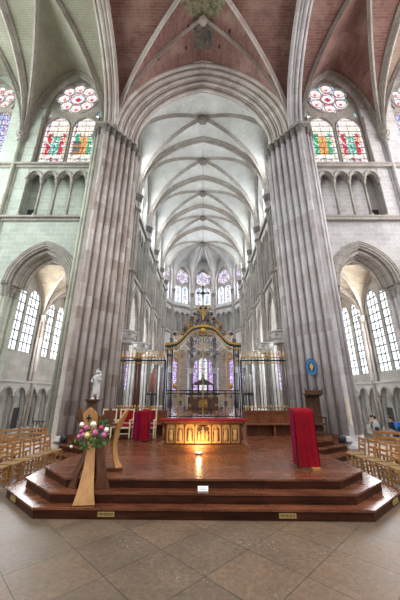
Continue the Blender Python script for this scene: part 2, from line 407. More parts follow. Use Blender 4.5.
RZ = [1.5, 8, 0]
def stained(mb, O, U, V, w, h, kind, nx=26, nz=60, seed=1):
    """a grid of coloured panes"""
    rnd = random.Random(seed); O, U, V = Vector(O), Vector(U), Vector(V); mb.col = mb.col if mb.col is not None else []
    W_, P_, R_, B_, G_, Y_, D_ = (1, .97, .93), (.95, .72, .72), (.55, .02, .05), (.06, .12, .55), (.02, .38, .22), (.85, .62, .12), (.08, .05, .05)
    vs = [O + U*(w*i/nx) + V*(h*j/nz) for j in range(nz+1) for i in range(nx+1)]
    mb.add(vs, [(j*(nx+1)+i, j*(nx+1)+i+1, (j+1)*(nx+1)+i+1, (j+1)*(nx+1)+i) for j in range(nz) for i in range(nx)])
    for j in range(nz):
        for i in range(nx):
            u, v = (i+.5)/nx, (j+.5)/nz; r = rnd.random(); c = W_
            if kind in ('figR', 'figG', 'figR2', 'figG2'):
                a, b = (R_, G_) if kind[3] == 'R' else (G_, R_)
                if u < .08 or u > .92: c = [W_, P_, (.75, .8, .85), W_][int(r*4)]
                elif u < .16 or u > .84: c = [R_, B_, Y_, W_, W_, P_, G_][int(r*7)]
                elif .22 < v < .66 and .16 < u < .84:
                    if abs(u-.5) > .16: c = a if r < .85 else W_
                    else: c = [b, (.1, .45, .5), W_, b][int(r*4)] if kind[3] == 'R' else [Y_, R_, (.7, .35, .1), (.75, .45, .2)][int(r*4)]
                    if v > .58 and abs(u-.5) < .12: c = (.9, .75, .65)
                elif v < .17 and (u-.5)**2/.08 + (v-.09)**2/.006 < 1: c = [R_, B_, W_, R_, G_, P_][int(r*6)] if kind[3] == 'R' else [G_, (.3, .7, .7), W_, R_, W_][int(r*5)]
                elif .66 < v < .82: c = [W_, W_, P_, (.8, .6, .4), W_, (.9, .8, .6)][int(r*6)] if abs(u-.5) < .3 else W_
                else: c = [W_, W_, P_, W_, (.75, .8, .8), (.9, .6, .55)][int(r*6)]
                if kind == 'figG2' and .22 < v < .5 and .12 < u < .42: c = (.38, .22, .07) if int(v*14) % 2 else (.12, .13, .15)
                if i % 5 == 0 and c in (W_,): c = (.8, .78, .74)
            elif kind == 'rose':
                X_, Y_ = (u-.5)*(2*RZ[0]+1.2), (v-.5)*(2*RZ[0]+.5) + .15; d = math.hypot(X_, Y_)/RZ[0]; an = math.atan2(Y_, X_); n_ = RZ[1]
                q = 2*PI/n_; e = (an - RZ[2] + q/2) % q - q/2; lx = d*cos(e) - .66; ly = d*sin(e); ld = math.hypot(lx, ly)
                if d < .14: c = R_
                elif d < .30: c = [(.45, .75, .9), W_, W_, (.5, .8, .85)][int(r*4)]
                elif d < .37: c = [R_, (.75, .4, .5)][int(r*2)]
                elif ld < .09: c = [R_, (.8, .2, .3)][int(r*2)]
                elif ld < .17: c = [W_, (.95, .8, .8)][int(r*2)]
                elif ld < .23: c = [(.85, .45, .5), P_][int(r*2)]
                elif ld < .30: c = W_
                else: c = [G_, B_, (.6, .8, .9), (.3, .6, .5), R_][int(r*5)]
            elif kind == 'apse':
                ce = abs(u-.5) < .25
                c = [B_, W_, (.55, .7, .9), (.75, .82, .95), R_, W_, (.3, .55, .8), G_][int(r*8)] if ce else [W_, (.75, .85, 1), W_, (.5, .7, .9), P_, W_][int(r*6)]
            elif kind == 'roseb':
                c = [B_, W_, W_, (.2, .3, .8), R_, P_, (.5, .7, 1), W_][int(r*8)]
            elif kind == 'chapel':
                c = [(.35, .22, .75), (.12, .12, .6), (.75, .65, .95), (.5, .05, .12), (.85, .8, .95), (.45, .35, .85)][int(r*6)]
            elif kind == 'blue':
                c = [B_, (.1, .2, .7), W_, R_, (.4, .6, .9), W_][int(r*6)]
            mb.col.append(c)
def multifoil(cx, cz, R, n, rr, n_pts=96, ph=0):
    pts = []; d = R - rr
    for i in range(n_pts):
        a = 2*PI*i/n_pts; best = d*.72
        for j in range(n):
            b = 2*PI*j/n + ph; q = a - b; s_ = d*cos(q); disc = rr*rr - (d*sin(q))**2
            if disc > 0 and s_ + math.sqrt(disc) > 0: best = max(best, s_ + math.sqrt(disc))
        pts.append((cx + best*cos(a), cz + best*sin(a)))
    return pts
def circ(cx, cz, r, n=16): return [(cx + r*cos(2*PI*i/n), cz + r*sin(2*PI*i/n)) for i in range(n)]

# ================================================================== THE SHELL
ZF = -.6            # ambulatory and aisle floor, a few steps down
CH = .52            # top of the dais and choir floor
ZS, ZC = 17.7, 24.4 # choir vault springing and crown

fl = MB(); fl.box(-30, 30, -14, 14.1, -.3, 0); tag(fl.build('floor', M_floor), kind='structure')
fl = MB(); fl.box(-13.5, -5.9, 14.1, 50, ZF-.2, ZF); fl.box(5.9, 13.5, 14.1, 50, ZF-.2, ZF); fl.box(-5.9, 5.9, 43.5, 50, ZF-.2, ZF)
tag(fl.build('floor_ambulatory', M_floor), kind='structure')
fl = MB(); fl.box(-5.9, 5.9, 12.9, 43.5, -.2, CH-.01); tag(fl.build('floor_choir', M_plat), kind='structure')

TX = [6.9, 12.1, 17.8]   # transept bays
ARC_A, ARC_C = 1.62, 8.95
def leaded(mb, x0, x1, z0, z1, O, U, dx=.42, dz=.52, k=1.):
    """grid of lead and iron bars"""
    O, U = Vector(O), Vector(U); n = max(1, round((x1-x0)/dx)); m = max(1, round((z1-z0)/dz))
    for i in range(n+1):
        a = O + U*(x0 + (x1-x0)*i/n); mb.bar(a + Vector((0,0,z0)), a + Vector((0,0,z1)), .035*k)
    for j in range(m+1):
        mb.bar(O + U*x0 + Vector((0,0,z0+(z1-z0)*j/m)), O + U*x1 + Vector((0,0,z0+(z1-z0)*j/m)), .05*k)

for sx, side in ((-1, 'left'), (1, 'right')):
    MW = M_green if sx < 0 else M_grey; MS = M_gshaft if sx < 0 else M_pierr
    X = lambda v: sx*v
    U = (sx, 0, 0)
    wl = struct('wall_transept_%s' % side)
    # ---- east wall of the transept (faces the nave)
    mb = MB()
    holes = [opening(ARC_C, ARC_A, ZF, 7.8, 2.25), [(7.3, 12.2), (11.12, 12.2), (11.12, 16.05), (7.3, 16.05)],
             opening(9.1, 1.92, 16.3, 21.2, 3.3), opening(14.9, 1.6, 17.0, 21.2, 3.1)]
    mb.slab([(6.9, ZF-.1), (18.5, ZF-.1), (18.5, 26), (6.9, 26)], holes, (0, 13.9, 0), U, (0,0,1), (0,1,0), 1.05)
    mb.build('wall_face', MW, wl)
    # moulded orders of the aisle arch
    mb = MB()
    for j, (da, dy, r) in enumerate(((.40, -.02, .07), (.28, -.04, .06), (.15, .0, .09), (.02, .03, .07), (-.06, .22, .10), (-.16, .42, .09), (-.26, .62, .09))):
        p = [(X(a), 13.9+dy, z) for a, z in arch2(ARC_C, ARC_A+da, 7.8, 2.25+da, 16)]
        mb.tube(p, r, 8, (0,1,0))
    for dy in (.12, .42, .75):
        p = [(X(a), 13.9+dy+.12, z) for a, z in arch2(ARC_C, ARC_A-.08-dy*.2, 7.8, 2.15-dy*.2, 16)]
        mb.sweep(p, [(-.14,-.12),(.14,-.12),(.14,.12),(-.14,.12)], (0,1,0))
    mb.build('arch_moulding', M_rib, wl)
    for ex in (ARC_C-ARC_A, ARC_C+ARC_A):
        sg = 1 if ex < ARC_C else -1
        mb = MB()
        for dx, dy, r in ((-.08, .0, .08), (.0, .3, .09), (-.2, -.06, .06), (.04, .62, .1)):
            mb.cyl(X(ex+sg*dx), 13.9+dy, ZF, 7.2, r, 10)
        mb.build('jamb_shaft', MS, wl)
        mb = MB()
        for dx, dy, r in ((-.08, .0, .10), (.0, .3, .11), (-.2, -.06, .08), (.04, .62, .12)):
            capital(mb, X(ex+sg*dx), 13.9+dy, 7.15, r, .55, 1.7, 12)
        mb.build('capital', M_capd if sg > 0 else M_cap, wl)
    # string courses
    mb = MB()
    for z in (12.0, 16.0):
        mb.sweep([(X(7.0), 13.9, z), (X(18.4), 13.9, z)], [(-.2,.16),(-.2,-.02),(-.05,-.16),(.1,-.16),(.1,.16)] if sx > 0 else [(.2,.16),(.2,-.02),(.05,-.16),(-.1,-.16),(-.1,.16)], (0,1,0) if sx > 0 else (0,1,0))
        mb.box(min(X(7.0),X(18.4)), max(X(7.0),X(18.4)), 13.68, 13.95, z+.02, z+.14)
    mb.build('string_course', M_rib, wl)
    # triforium passage: back wall, arcade head, colonnettes
    mb = MB(); mb.box(min(X(6.9),X(11.6)), max(X(6.9),X(11.6)), 14.5, 14.62, 11.9, 16.4)
    mb.build('triforium_back_wall', MW, wl)
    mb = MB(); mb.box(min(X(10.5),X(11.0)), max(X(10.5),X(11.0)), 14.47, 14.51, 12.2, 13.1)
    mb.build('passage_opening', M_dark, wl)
    mb = MB(); n = 4; x0, x1 = 7.3, 11.12; w = (x1-x0)/n; zsp = 15.05
    pts = [(x0, 16.05), (x1, 16.05)]
    for i in range(n-1, -1, -1):
        pts += list(reversed(arch2(x0+w*(i+.5), w/2-.09, zsp, .50, 8)))
        if i: pts += []
    pts = [(x0, 16.05), (x1, 16.05), (x1, zsp)] + pts[2:] + [(x0, zsp)]
    mb.slab(pts, [], (0, 13.92, 0), U, (0,0,1), (0,1,0), .3); mb.build('arcade_head', MW, wl)
    for i in range(n):
        mb = MB()
        mb.tube([(X(a), 13.9, z) for a, z in arch2(x0+w*(i+.5), w/2-.03, zsp+.02, .55, 8)], .075, 8, (0,1,0))
        mb.tube([(X(a), 13.96, z) for a, z in arch2(x0+w*(i+.5), w/2-.14, zsp+.02, .43, 8)], .05, 6, (0,1,0))
        mb.build('triforium_arch', M_rib, wl)
    for i in range(n+1):
        mb = MB(); x = X(x0+w*i); y = 14.02
        mb.cyl(x, y, 12.15, 14.8, .075, 10); colbase(mb, x, y, 12.15, .1, .3); capital(mb, x, y, 14.62, .1, .45, 1.7, 10)
        mb.build('colonnette', M_rib, wl)
    # wall shaft between the transept bays
    mb = MB()
    for dx, dy, r in ((0, -.1, .13), (-.17, 0, .08), (.17, 0, .08)): mb.cyl(X(12.1+dx), 13.9+dy, 0, 18.1, r, 10)
    mb.build('wall_shaft', MS, wl)
    mb = MB(); capital(mb, X(12.1), 13.78, 18.0, .2, .6, 1.6, 14); mb.build('wall_shaft_capital', M_cap, wl)
    mb = MB(); mb.cyl(X(11.05), 13.86, 16.3, 20.3, .07, 8); mb.cyl(X(7.16), 13.86, 16.3, 20.3, .07, 8)
    for da in (.12, .3):
        mb.tube([(X(a), 13.86, z) for a, z in arch2(9.1, 1.92+da, 21.2, 3.3+da, 14)], .1, 8, (0,1,0))
    mb.build('window_arch_moulding', M_rib, wl)
    # outer end wall and back shell
    # ---- clerestory windows of the transept
    for wi, (cx, a, z0, zsp, rise, main) in enumerate(((9.1, 1.92, 16.3, 21.2, 3.3, True), (14.9, 1.6, 17.0, 21.2, 3.1, False))):
        wn = struct('window_%d' % (1 + wi + (0 if sx < 0 else 2)))
        la = (a-.1)/2 - .03; lc = (cx-a/2+.01, cx+a/2-.01); zl = z0 + 3.15; R = a*.79; zr = zsp + rise - R - .52
        mb = MB()
        hl = [opening(c, la-.04, z0+.1, zl, la*1.25, 10) for c in lc]
        hl.append(multifoil(cx, zr, R, 8 if sx < 0 else 6, R*.33 if sx < 0 else R*.42, 96, 0 if sx < 0 else PI/6))
        for s2 in (-1, 1): hl.append([(cx+s2*(a-.12), zl+.95), (cx+s2*(a-.42), zl+1.28), (cx+s2*(a-.2), zl+1.75)])
        mb.slab(opening(cx, a+.08, z0, zsp, rise+.08), hl, (0, 14.08, 0), U, (0,0,1), (0,1,0), .1)
        mb.build('tracery', M_rib, wn)
        mb = MB()
        for c in lc: mb.tube([(X(p), 14.08, z) for p, z in opening(c, la, z0+.1, zl, la*1.3, 10)], .05, 6, (0,1,0))
        mb.tube([(X(p), 14.08, z) for p, z in circ(cx, zr, R+.04, 28)+[circ(cx, zr, R+.04, 28)[0]]], .05, 6, (0,1,0))
        nf = RZ_n = 8 if sx < 0 else 6
        for j in range(nf):
            an = 2*PI*j/nf + (0 if sx < 0 else PI/6); mb.tube([(X(cx)+R*.66*cos(an)+R*.27*cos(b), 14.13, zr+R*.66*sin(an)+R*.27*sin(b)) for b in [2*PI*q/12 for q in range(13)]], .028, 5, (0,1,0))
        mb.tube([(X(cx)+R*.36*cos(b), 14.13, zr+R*.36*sin(b)) for b in [2*PI*q/16 for q in range(17)]], .03, 5, (0,1,0))
        mb.build('mullion', M_rib, wn)
        kinds = (('figG2', 'figR') if sx < 0 else ('figG', 'figR2')) if main else ('blue', 'blue')
        for c, kd in zip(lc, kinds):
            mb = MB(); stained(mb, (X(c)-la, 14.2, z0), (1,0,0), (0,0,1), 2*la, zl+la*1.3-z0+.1, kd, 24, 64, 5+wi); mb.build('glass', M_stain, wn)
        RZ[:] = [R, 8 if sx < 0 else 6, 0 if sx < 0 else PI/6]
        mb = MB(); stained(mb, (X(cx)-R-.6, 14.22, zr-R-.1), (1,0,0), (0,0,1), 2*R+1.2, 2*R+.5, 'rose', 56, 48, 9+wi); mb.build('glass', M_stain, wn)
        mb = MB()
        for c in lc: leaded(mb, c-la, c+la, z0+.1, zl+la, (0, 14.18, 0), U, .8, .5, .55)
        mb.build('glazing_bars', M_lead, wn)
    # ---- transept vault
    cl = struct('ceiling_transept_%s' % side)
    for bi, (xa, xb) in enumerate(((6.6, 12.1), (12.1, 17.6))):
        c = (X((xa+xb)/2), 8.5); cs = [(X(xa), 13.85), (X(xb), 13.85), (X(xb), 3.1), (X(xa), 3.1)]
        mb = MB(); vault(mb, c, cs, 18.2, 24.9); mb.build('vault_web', (M_tan if sx < 0 else (M_brick if bi == 0 else M_brown)), cl)
        mb = MB()
        for p in cs: rib(mb, ribpath(p, c, 18.2, 24.85), .26, .3)
        rib(mb, archpath(cs[1], cs[2], 18.2, 24.8), .5, .4); rib(mb, archpath(cs[0], cs[1], 18.2, 24.85), .3, .3)
        mb.build('vault_rib', M_rib, cl)
        mb = MB(); mb.lathe(c[0], c[1], 24.3, [(.1, 0), (.4, .1), (.35, .35), (.1, .5)], 12); mb.build('boss', M_cap, cl)
    # ---- aisle beyond the arch: outer wall, windows, vault
    al = struct('wall_aisle_%s' % side)
    zb = 4.95 if sx < 0 else 3.65
    W2 = [(15.6, 17.0) if sx > 0 else (15.6, 17.0), (17.25, 18.65), (18.85, 20.25), (21.3, 22.6), (22.95, 24.2), (25.4, 26.8), (27.2, 28.6), (29.9, 31.3), (31.7, 33.1)]
    mb = MB(); hl = [opening((p+q)/2, (q-p)/2, zb, 8.7, .95, 8) for p, q in W2]
    mb.slab([(14.9, ZF-.1), (37, ZF-.1), (37, 12), (14.9, 12)], hl, (X(12.6), 0, 0), (0,1,0), (0,0,1), (sx,0,0), .2)
    mb.build('wall_face', M_dirty, al)
    mb = MB(); D0 = 15.0
    arcs = [D0 + 1.32*i for i in range(10)]
    hl = [opening(d+.66, .52, .0, 1.95, .62, 8) for d in arcs]
    mb.slab([(14.95, ZF), (28.5, ZF), (28.5, 2.9), (14.95, 2.9)], hl, (X(12.35), 0, 0), (0,1,0), (0,0,1), (sx,0,0), .22)
    mb.box(min(X(12.22),X(12.6)), max(X(12.22),X(12.6)), 14.95, 28.5, 2.9, 3.02)
    mb.build('blind_arcade', M_white, al)
    mb = MB()
    for d in arcs:
        mb.tube([(X(12.33), a, z) for a, z in arch2(d+.66, .56, 1.95, .66, 8)], .07, 6, (1,0,0))
    mb.build('blind_arcade_moulding', M_rib, al)
    for d in arcs:
        mb = MB(); mb.cyl(X(12.25), d, ZF+.5, 1.75, .075, 8); capital(mb, X(12.25), d, 1.6, .1, .42, 1.7, 10); colbase(mb, X(12.25), d, ZF+.45, .09, .25)
        mb.box(min(X(12.1),X(12.4)), max(X(12.1),X(12.4)), d-.16, d+.16, ZF, ZF+.47)
        mb.build('dado_column', M_rib, al)
    mb = MB()
    for i in ((3, 4) if sx < 0 else (2, 3)):
        d = arcs[i]+.66; mb.box(min(X(12.5),X(12.62)), max(X(12.5),X(12.62)), d-.5, d+.5, ZF, 1.3)
    mb.build('dark_door', M_dark, al)
    wn = struct('window_%d' % (5 if sx < 0 else 6))
    mb = MB()
    for p, q in W2: mb.box(min(X(12.74),X(12.78)), max(X(12.74),X(12.78)), p-.05, q+.05, zb-.05, 9.75)
    mb.build('glass', M_clear, wn)
    mb = MB()
    for p, q in W2: leaded(mb, p, q, zb, 9.6, (X(12.71), 0, 0), (0,1,0), .5, .62, 1.3)
    mb.build('glazing_bars', M_lead, wn)
    mb = MB()
    for d in (16.9, 20.7, 24.8, 29.2):
        for dd, dx, r in ((0, -.2, .14), (-.2, -.05, .09), (.2, -.05, .09)): mb.cyl(X(12.5+dx), d+dd, ZF, 7.5, r, 8)
    mb.build('wall_shaft', M_shaft, al)
    mb = MB()
    for d in (16.9, 20.7, 24.8, 29.2): capital(mb, X(12.35), d, 7.4, .2, .5, 1.5, 12)
    mb.build('wall_shaft_capital', M_cap, al)
    cl = struct('ceiling_aisle_%s' % side)
    for p, q in ((14.9, 20.7), (20.7, 24.8), (24.8, 29.2), (29.2, 34.)):
        c = (X(9.2), (p+q)/2); cs = [(X(5.9), p), (X(12.55), p), (X(12.55), q), (X(5.9), q)]
        mb = MB(); vault(mb, c, cs, 7.9, 11.0, n=8); mb.build('vault_web', M_aisle, cl)
        mb = MB()
        for k_ in cs: rib(mb, ribpath(k_, c, 7.9, 10.95, n=10), .22, .25)
        rib(mb, archpath(cs[2], cs[3], 7.9, 10.95, n=10), .34, .3); rib(mb, archpath(cs[1], cs[2], 7.9, 10.9, n=10), .2, .2)
        mb.build('vault_rib', M_ribd, cl)

    # ---- crossing pier
    pr = empty('clustered_pillar', (X(5.7), 14.2, 0), 'huge clustered crossing pillar %s of the gilded choir screen' % side, 'pillar', kind='thing')
    MP = M_pier if sx < 0 else M_pierr
    core = [(4.75, 15.3), (4.75, 14.45), (6.1, 12.95), (6.45, 12.9), (6.62, 13.25), (6.9, 13.35), (7.2, 13.95), (7.2, 15.3)]
    mb = MB(); mb.prism([(X(a), b) for a, b in core], 0, 18.3); mb.build('pier_core', MP, pr)
    A, B = Vector((4.72, 14.33)), Vector((6.05, 12.85)); shs = []
    for i in range(6):
        p = A.lerp(B, i/5); shs.append((p.x, p.y, .14))
    for i in range(5):
        p = A.lerp(B, (i+.5)/5); shs.append((p.x+.06, p.y+.06, .055))
    shs += [(6.58, 13.0, .09), (6.83, 13.2, .10), (7.02, 13.5, .08), (7.15, 13.72, .07), (4.62, 14.75, .13), (4.6, 15.15, .1)]
    for i, (x, y, r) in enumerate(shs):
        mb = MB(); mb.cyl(X(x), y, .4 if i < 11 else .2, 17.75, r, 12); mb.build('shaft', (M_gshaft if sx < 0 else M_pierr) if 11 <= i <= 14 else (MP if 6 <= i < 11 else (M_shaft if sx < 0 else M_shaftr)), pr)  # thin shafts take lighter stone: highlight and groove stripes painted by material
    mb = MB(); big = [(4.52, 15.3), (4.52, 14.32), (6.02, 12.68), (6.5, 12.7), (7.0, 13.25), (7.25, 13.9), (7.25, 15.3)]
    mb.prism([(X(a), b) for a, b in big], 0, .12)
    big2 = [(4.58, 15.3), (4.58, 14.38), (6.05, 12.76), (6.45, 12.78), (6.9, 13.2), (7.2, 13.9), (7.2, 15.3)]
    mb.prism([(X(a), b) for a, b in big2], .12, .26)
    for x, y, r in shs:
        if r > .06: colbase(mb, X(x), y, .24, r*.9, .24)
    mb.build('plinth', MP, pr)
    for (x, y, r) in shs:
        mb = MB(); capital(mb, X(x), y, 17.6, max(r, .09)*1.0, .62, 1.45, 12); mb.build('capital', M_capd, pr)
    mb = MB(); imp = [(4.5, 15.3), (4.5, 14.3), (5.95, 12.6), (6.7, 12.6), (7.3, 13.6), (7.3, 15.3)]
    mb.prism([(X(a), b) for a, b in imp], 18.16, 18.3); mb.build('abacus', M_cap, pr)

for sx, side in ((-1, 'left'), (1, 'right')):
    we = struct('wall_transept_end_%s' % side); X = lambda v: sx*v
    mb = MB(); mb.slab([(3.1, 0), (14.0, 0), (14.0, 26), (3.1, 26)], [opening(8.5, 3.6, 9.0, 16.5, 6.5, 14)], (X(18.0), 0, 0), (0,1,0), (0,0,1), (sx,0,0), .6); mb.build('wall_face', M_green if sx < 0 else M_grey, we)
    wn = struct('window_%d' % (23 + (sx > 0))); mb = MB(); mb.slab(opening(8.5, 3.7, 8.9, 16.5, 6.6, 14), [], (X(18.35), 0, 0), (0,1,0), (0,0,1), (sx,0,0), .04); mb.build('glass', M_clear, wn)
    mb = MB(); leaded(mb, 4.9, 12.1, 9.0, 22, (X(18.3), 0, 0), (0,1,0), 1.2, 1.0); mb.build('glazing_bars', M_rib, wn)
# ---- east crossing arch and north / south crossing arches
ar = struct('wall_crossing_arch')
mb = MB()
ords = ((14.45, 4.72, 23.95), (14.1, 4.98, 24.12), (13.8, 5.28, 24.32), (13.5, 5.55, 24.5), (13.25, 5.8, 24.66))
for y, a, zt in ords:
    P = [(x, y+.12, z+.1) for x, z in arch2(0, a+.12, 18.25, zt-18.25+.1, 22)]
    mb.sweep(P, [(-.17,-.15),(.17,-.15),(.17,.15),(-.17,.15)], (0,1,0))
mb.build('arch_order', M_ribd, ar)
for y, a, zt in ords:
    mb = MB(); mb.tube([(x, y, z) for x, z in arch2(0, a, 18.25, zt-18.25, 22)], .13, 8, (0,1,0))
    mb.tube([(x, y-.15, z) for x, z in arch2(0, a+.15, 18.25, zt-18.25+.15, 22)], .07, 8, (0,1,0)); mb.build('arch_roll', M_pier, ar)
mb = MB()
mb.slab([(-7.0, 18.3), (7.0, 18.3), (7.0, 26.5), (-7.0, 26.5)][:0] + [(-7.0, 18.3)] + [(-7.0, 26.5), (7.0, 26.5), (7.0, 18.3)] + list(reversed(arch2(0, 4.9, 18.3, 5.75, 22))), [], (0, 14.3, 0), (1,0,0), (0,0,1), (0,1,0), .7)
mb.build('arch_wall', M_choir, ar)
for sx in (-1, 1):
    mb = MB()
    for dx, r in ((0, .14), (.22, .1), (.45, .15), (.7, .1)):
        a = 4.85 - (0 if dx in (.22, .45) else .1)
        mb.tube([(sx*(5.62+dx), 8.4+q, z) for q, z in arch2(0, a-.1, 18.25, 6.0 + (.0 if dx in (0,.7) else -.12), 22)], r, 8, (1,0,0))
    mb.sweep([(sx*6.05, 8.4+q, z) for q, z in arch2(0, 4.9, 18.25, 6.15, 22)], [(-.42,-.15),(.42,-.15),(.42,.15),(-.42,.15)], (1,0,0))
    mb.build('side_arch', M_pier if sx < 0 else M_pierr, ar)

CC = (0, 8.4)
cl = struct('ceiling_crossing')
cs = [(-5.85, 13.3), (5.85, 13.3), (5.85, 3.5), (-5.85, 3.5)]
mb = MB(); vault(mb, CC, cs, 18.2, 24.8, n=16); mb.build('vault_web', M_brick, cl)
for p in cs:
    mb = MB(); rib(mb, ribpath(p, CC, 18.2, 24.8, n=18), .24, .32); mb.build('diagonal_rib', M_pier, cl)
for s_ in (-1, 1):
    for p in ((-5.85, CC[1]+s_*4.9), (5.85, CC[1]+s_*4.9)):
        T = (0, CC[1]+s_*2.3)
        # a tierceron rises along the web to the ridge
        pts = []
        for t in gsamp(18):
            x = T[0] + (p[0]-T[0])*t; y = T[1] + (p[1]-T[1])*t
            m = min(abs(x)/5.85, 1); q = abs(y-CC[1])/4.9; w_ = min(m, q)
            pts.append((x, y, 18.2 + 6.6*gh(min(1, w_)) - .02))
        mb = MB(); rib(mb, pts, .20, .26); mb.build('tierceron_rib', M_pier, cl)
    mb = MB(); mb.lathe(0, CC[1]+s_*2.3, 24.25, [(.08, 0), (.2, .08), (.28, .3), (.2, .55)], 12, .12, 4); mb.build('boss', M_ribd, cl)
mb = MB(); mb.lathe(0, CC[1], 24.1, [(.3, 0), (.8, .15), (.85, .4), (.5, .7)], 20); mb.build('boss', M_cap, cl)
mb = MB()
for x, y in ((-1.15, 12.1), (1.1, 12.05), (-3.0, 12.2), (-.95, 11.0), (1.7, 11.1), (3.7, 11.6), (-2.6, 10.6)):
    m = min(abs(x)/5.85, abs(y-CC[1])/4.9); z = 18.2 + 6.6*gh(m); mb.box(x-.06, x+.06, y-.09, y+.09, z-.06, z+.06)
mb.build('vent_hole', M_dark, cl)

# ---- choir
BY = [14.95, 19.1, 23.75, 28.4, 33.15]
AP = (0, 37.2); RA = 5.6
cl = struct('ceiling_choir')
for p, q in zip(BY[:-1], BY[1:]):
    c = (0, (p+q)/2); cs = [(-RA, p), (RA, p), (RA, q), (-RA, q)]
    mb = MB(); vault(mb, c, cs, ZS+.3, ZC); mb.build('vault_web', M_vault, cl)
    mb = MB()
    for k_ in cs: rib(mb, ribpath(k_, c, ZS+.3, ZC), .24, .3)
    mb.build('diagonal_rib', M_rib, cl)
    mb = MB(); rib(mb, archpath((-RA, q), (RA, q), ZS+.3, ZC-.02), .52, .5); mb.build('transverse_arch', M_rib, cl)
    mb = MB(); mb.lathe(c[0], c[1], ZC-.55, [(.12, 0), (.32, .06), (.42, .25), (.3, .45), (.2, .6)], 16, .12, 4); mb.build('boss', M_capd, cl)
    mb = MB()
    for s_ in (-1, 1): rib(mb, archpath((s_*RA*.985, p), (s_*RA*.985, q), ZS+.3, ZC-.3), .22, .2)
    mb.build('wall_rib', M_rib, cl)
dec = [(RA/cos(PI/10)*sin(-PI/2 + PI/5*i), AP[1] + RA/cos(PI/10)*cos(-PI/2 + PI/5*i)) for i in range(6)]
cor = [(-RA, BY[-1])] + dec + [(RA, BY[-1])]
KC = (0, 37.4)
mb = MB(); vault(mb, KC, cor, ZS+.3, ZC, n=12); mb.build('apse_web', M_vault, cl)
for p in cor:
    mb = MB(); rib(mb, ribpath(p, KC, ZS+.3, ZC), .24, .3); mb.build('apse_rib', M_rib, cl)
mb = MB(); mb.lathe(KC[0], KC[1], ZC-.6, [(.15, 0), (.45, .06), (.62, .25), (.4, .5), (.2, .65)], 16, .15, 4); mb.build('boss', M_capd, cl)

def choir_bay(parent, P, Q, zfloor=CH, kind='straight', seed=0):
    """one bay of the three-storey choir wall between plan points P and Q, inside face on the left of P->Q reversed as needed"""
    P, Q = Vector((*P, 0)), Vector((*Q, 0)); L = (Q-P).length; u = (Q-P)/L; mid = (P+Q)/2
    cen = Vector((0, min(max(mid.y, 0), AP[1]) if kind == 'straight' else AP[1], 0)); w = (mid-cen); w = w - u*w.dot(u); w.normalize()   # outward
    Z = Vector((0,0,1)); at = lambda a, z, o=0: tuple(P + u*a + Z*z + w*o)
    hw = L/2
    if kind == 'straight': az, ar_, aw = 6.3, 4.2, L/2-.62; tz, n, tz1, tr = 11.4, 4, 15.2, .55; wz, wsp, wr, ww = 17.0, 20.6, 2.4, L/2-.75
    else: az, ar_, aw = 6.0, 2.4, L/2-.22; tz, n, tz1, tr = 11.3, 3, 13.9, .55; wz, wsp, wr, ww = 15.9, 18.3, 4.0, 1.42
    x0, x1 = .38, L-.38; tw = (x1-x0)/n
    mb = MB(); hl = [opening(hw, aw, zfloor+.05, az, ar_, 12)]
    for i in range(n): hl.append(opening(x0+tw*(i+.5), tw/2-.1, tz, tz1, tr, 6))
    if kind == 'straight': hl.append(opening(hw, ww, wz, wsp, wr, 10))
    else:
        hl.append(opening(hw, ww, wz, 20.2, 2.35, 12))
    mb.slab([(0, zfloor-.1), (L, zfloor-.1), (L, ZC+.2), (0, ZC+.2)], hl, tuple(P), tuple(u), (0,0,1), tuple(w), .6)
    mb.build('bay_wall', M_choir, parent)
    mb = MB()
    for da, o, r in ((.2, -.04, .09), (.03, 0, .11), (-.14, .18, .09)):
        mb.tube([at(a, z, o) for a, z in arch2(hw, aw+da, az, ar_+da, 12)], r, 6, tuple(w))
    mb.build('arcade_moulding', M_rib, parent)
    mb = MB()
    for i in range(n):
        mb.tube([at(a, z, -.03) for a, z in arch2(x0+tw*(i+.5), tw/2-.04, tz1, tr+.08, 6)], .075, 6, tuple(w))
        for e in (0, 1):
            p = at(x0+tw*(i+e), 0, -.02); mb.cyl(p[0], p[1], tz-.05, tz1-.25, .07, 8); capital(mb, p[0], p[1], tz1-.35, .09, .36, 1.6, 8)
    mb.build('triforium_arcade', M_rib, parent)
    mb = MB(); mb.slab([(-.3, 10.6), (L+.3, 10.6), (L+.3, 17), (-.3, 17)], [], tuple(P + w*1.5), tuple(u), (0,0,1), tuple(w), .15); mb.build('triforium_back_wall', M_choir, parent)
    mb = MB()
    for z in ((10.95, 16.6) if kind == 'straight' else (11.05, 15.4)):
        a, b = at(0, z, -.06), at(L, z, -.06); mb.bar(a, b, .26, .22)
        if kind != 'straight':
            for i in range(9):
                q = at(L*(i+.5)/9, z-.2, -.1); mb.blob(q, (.12, .12, .14), 6, 4)
    mb.build('string_course', M_rib, parent)
    if kind == 'straight':
        mb = MB()
        for i in range(11):
            q = at(.3+(L-.6)*i/10, 16.75, -.12); mb.blob(q, (.12, .12, .16), 6, 4)
        mb.build('carved_frieze', M_white, parent)
    return at, w, u, L, hw

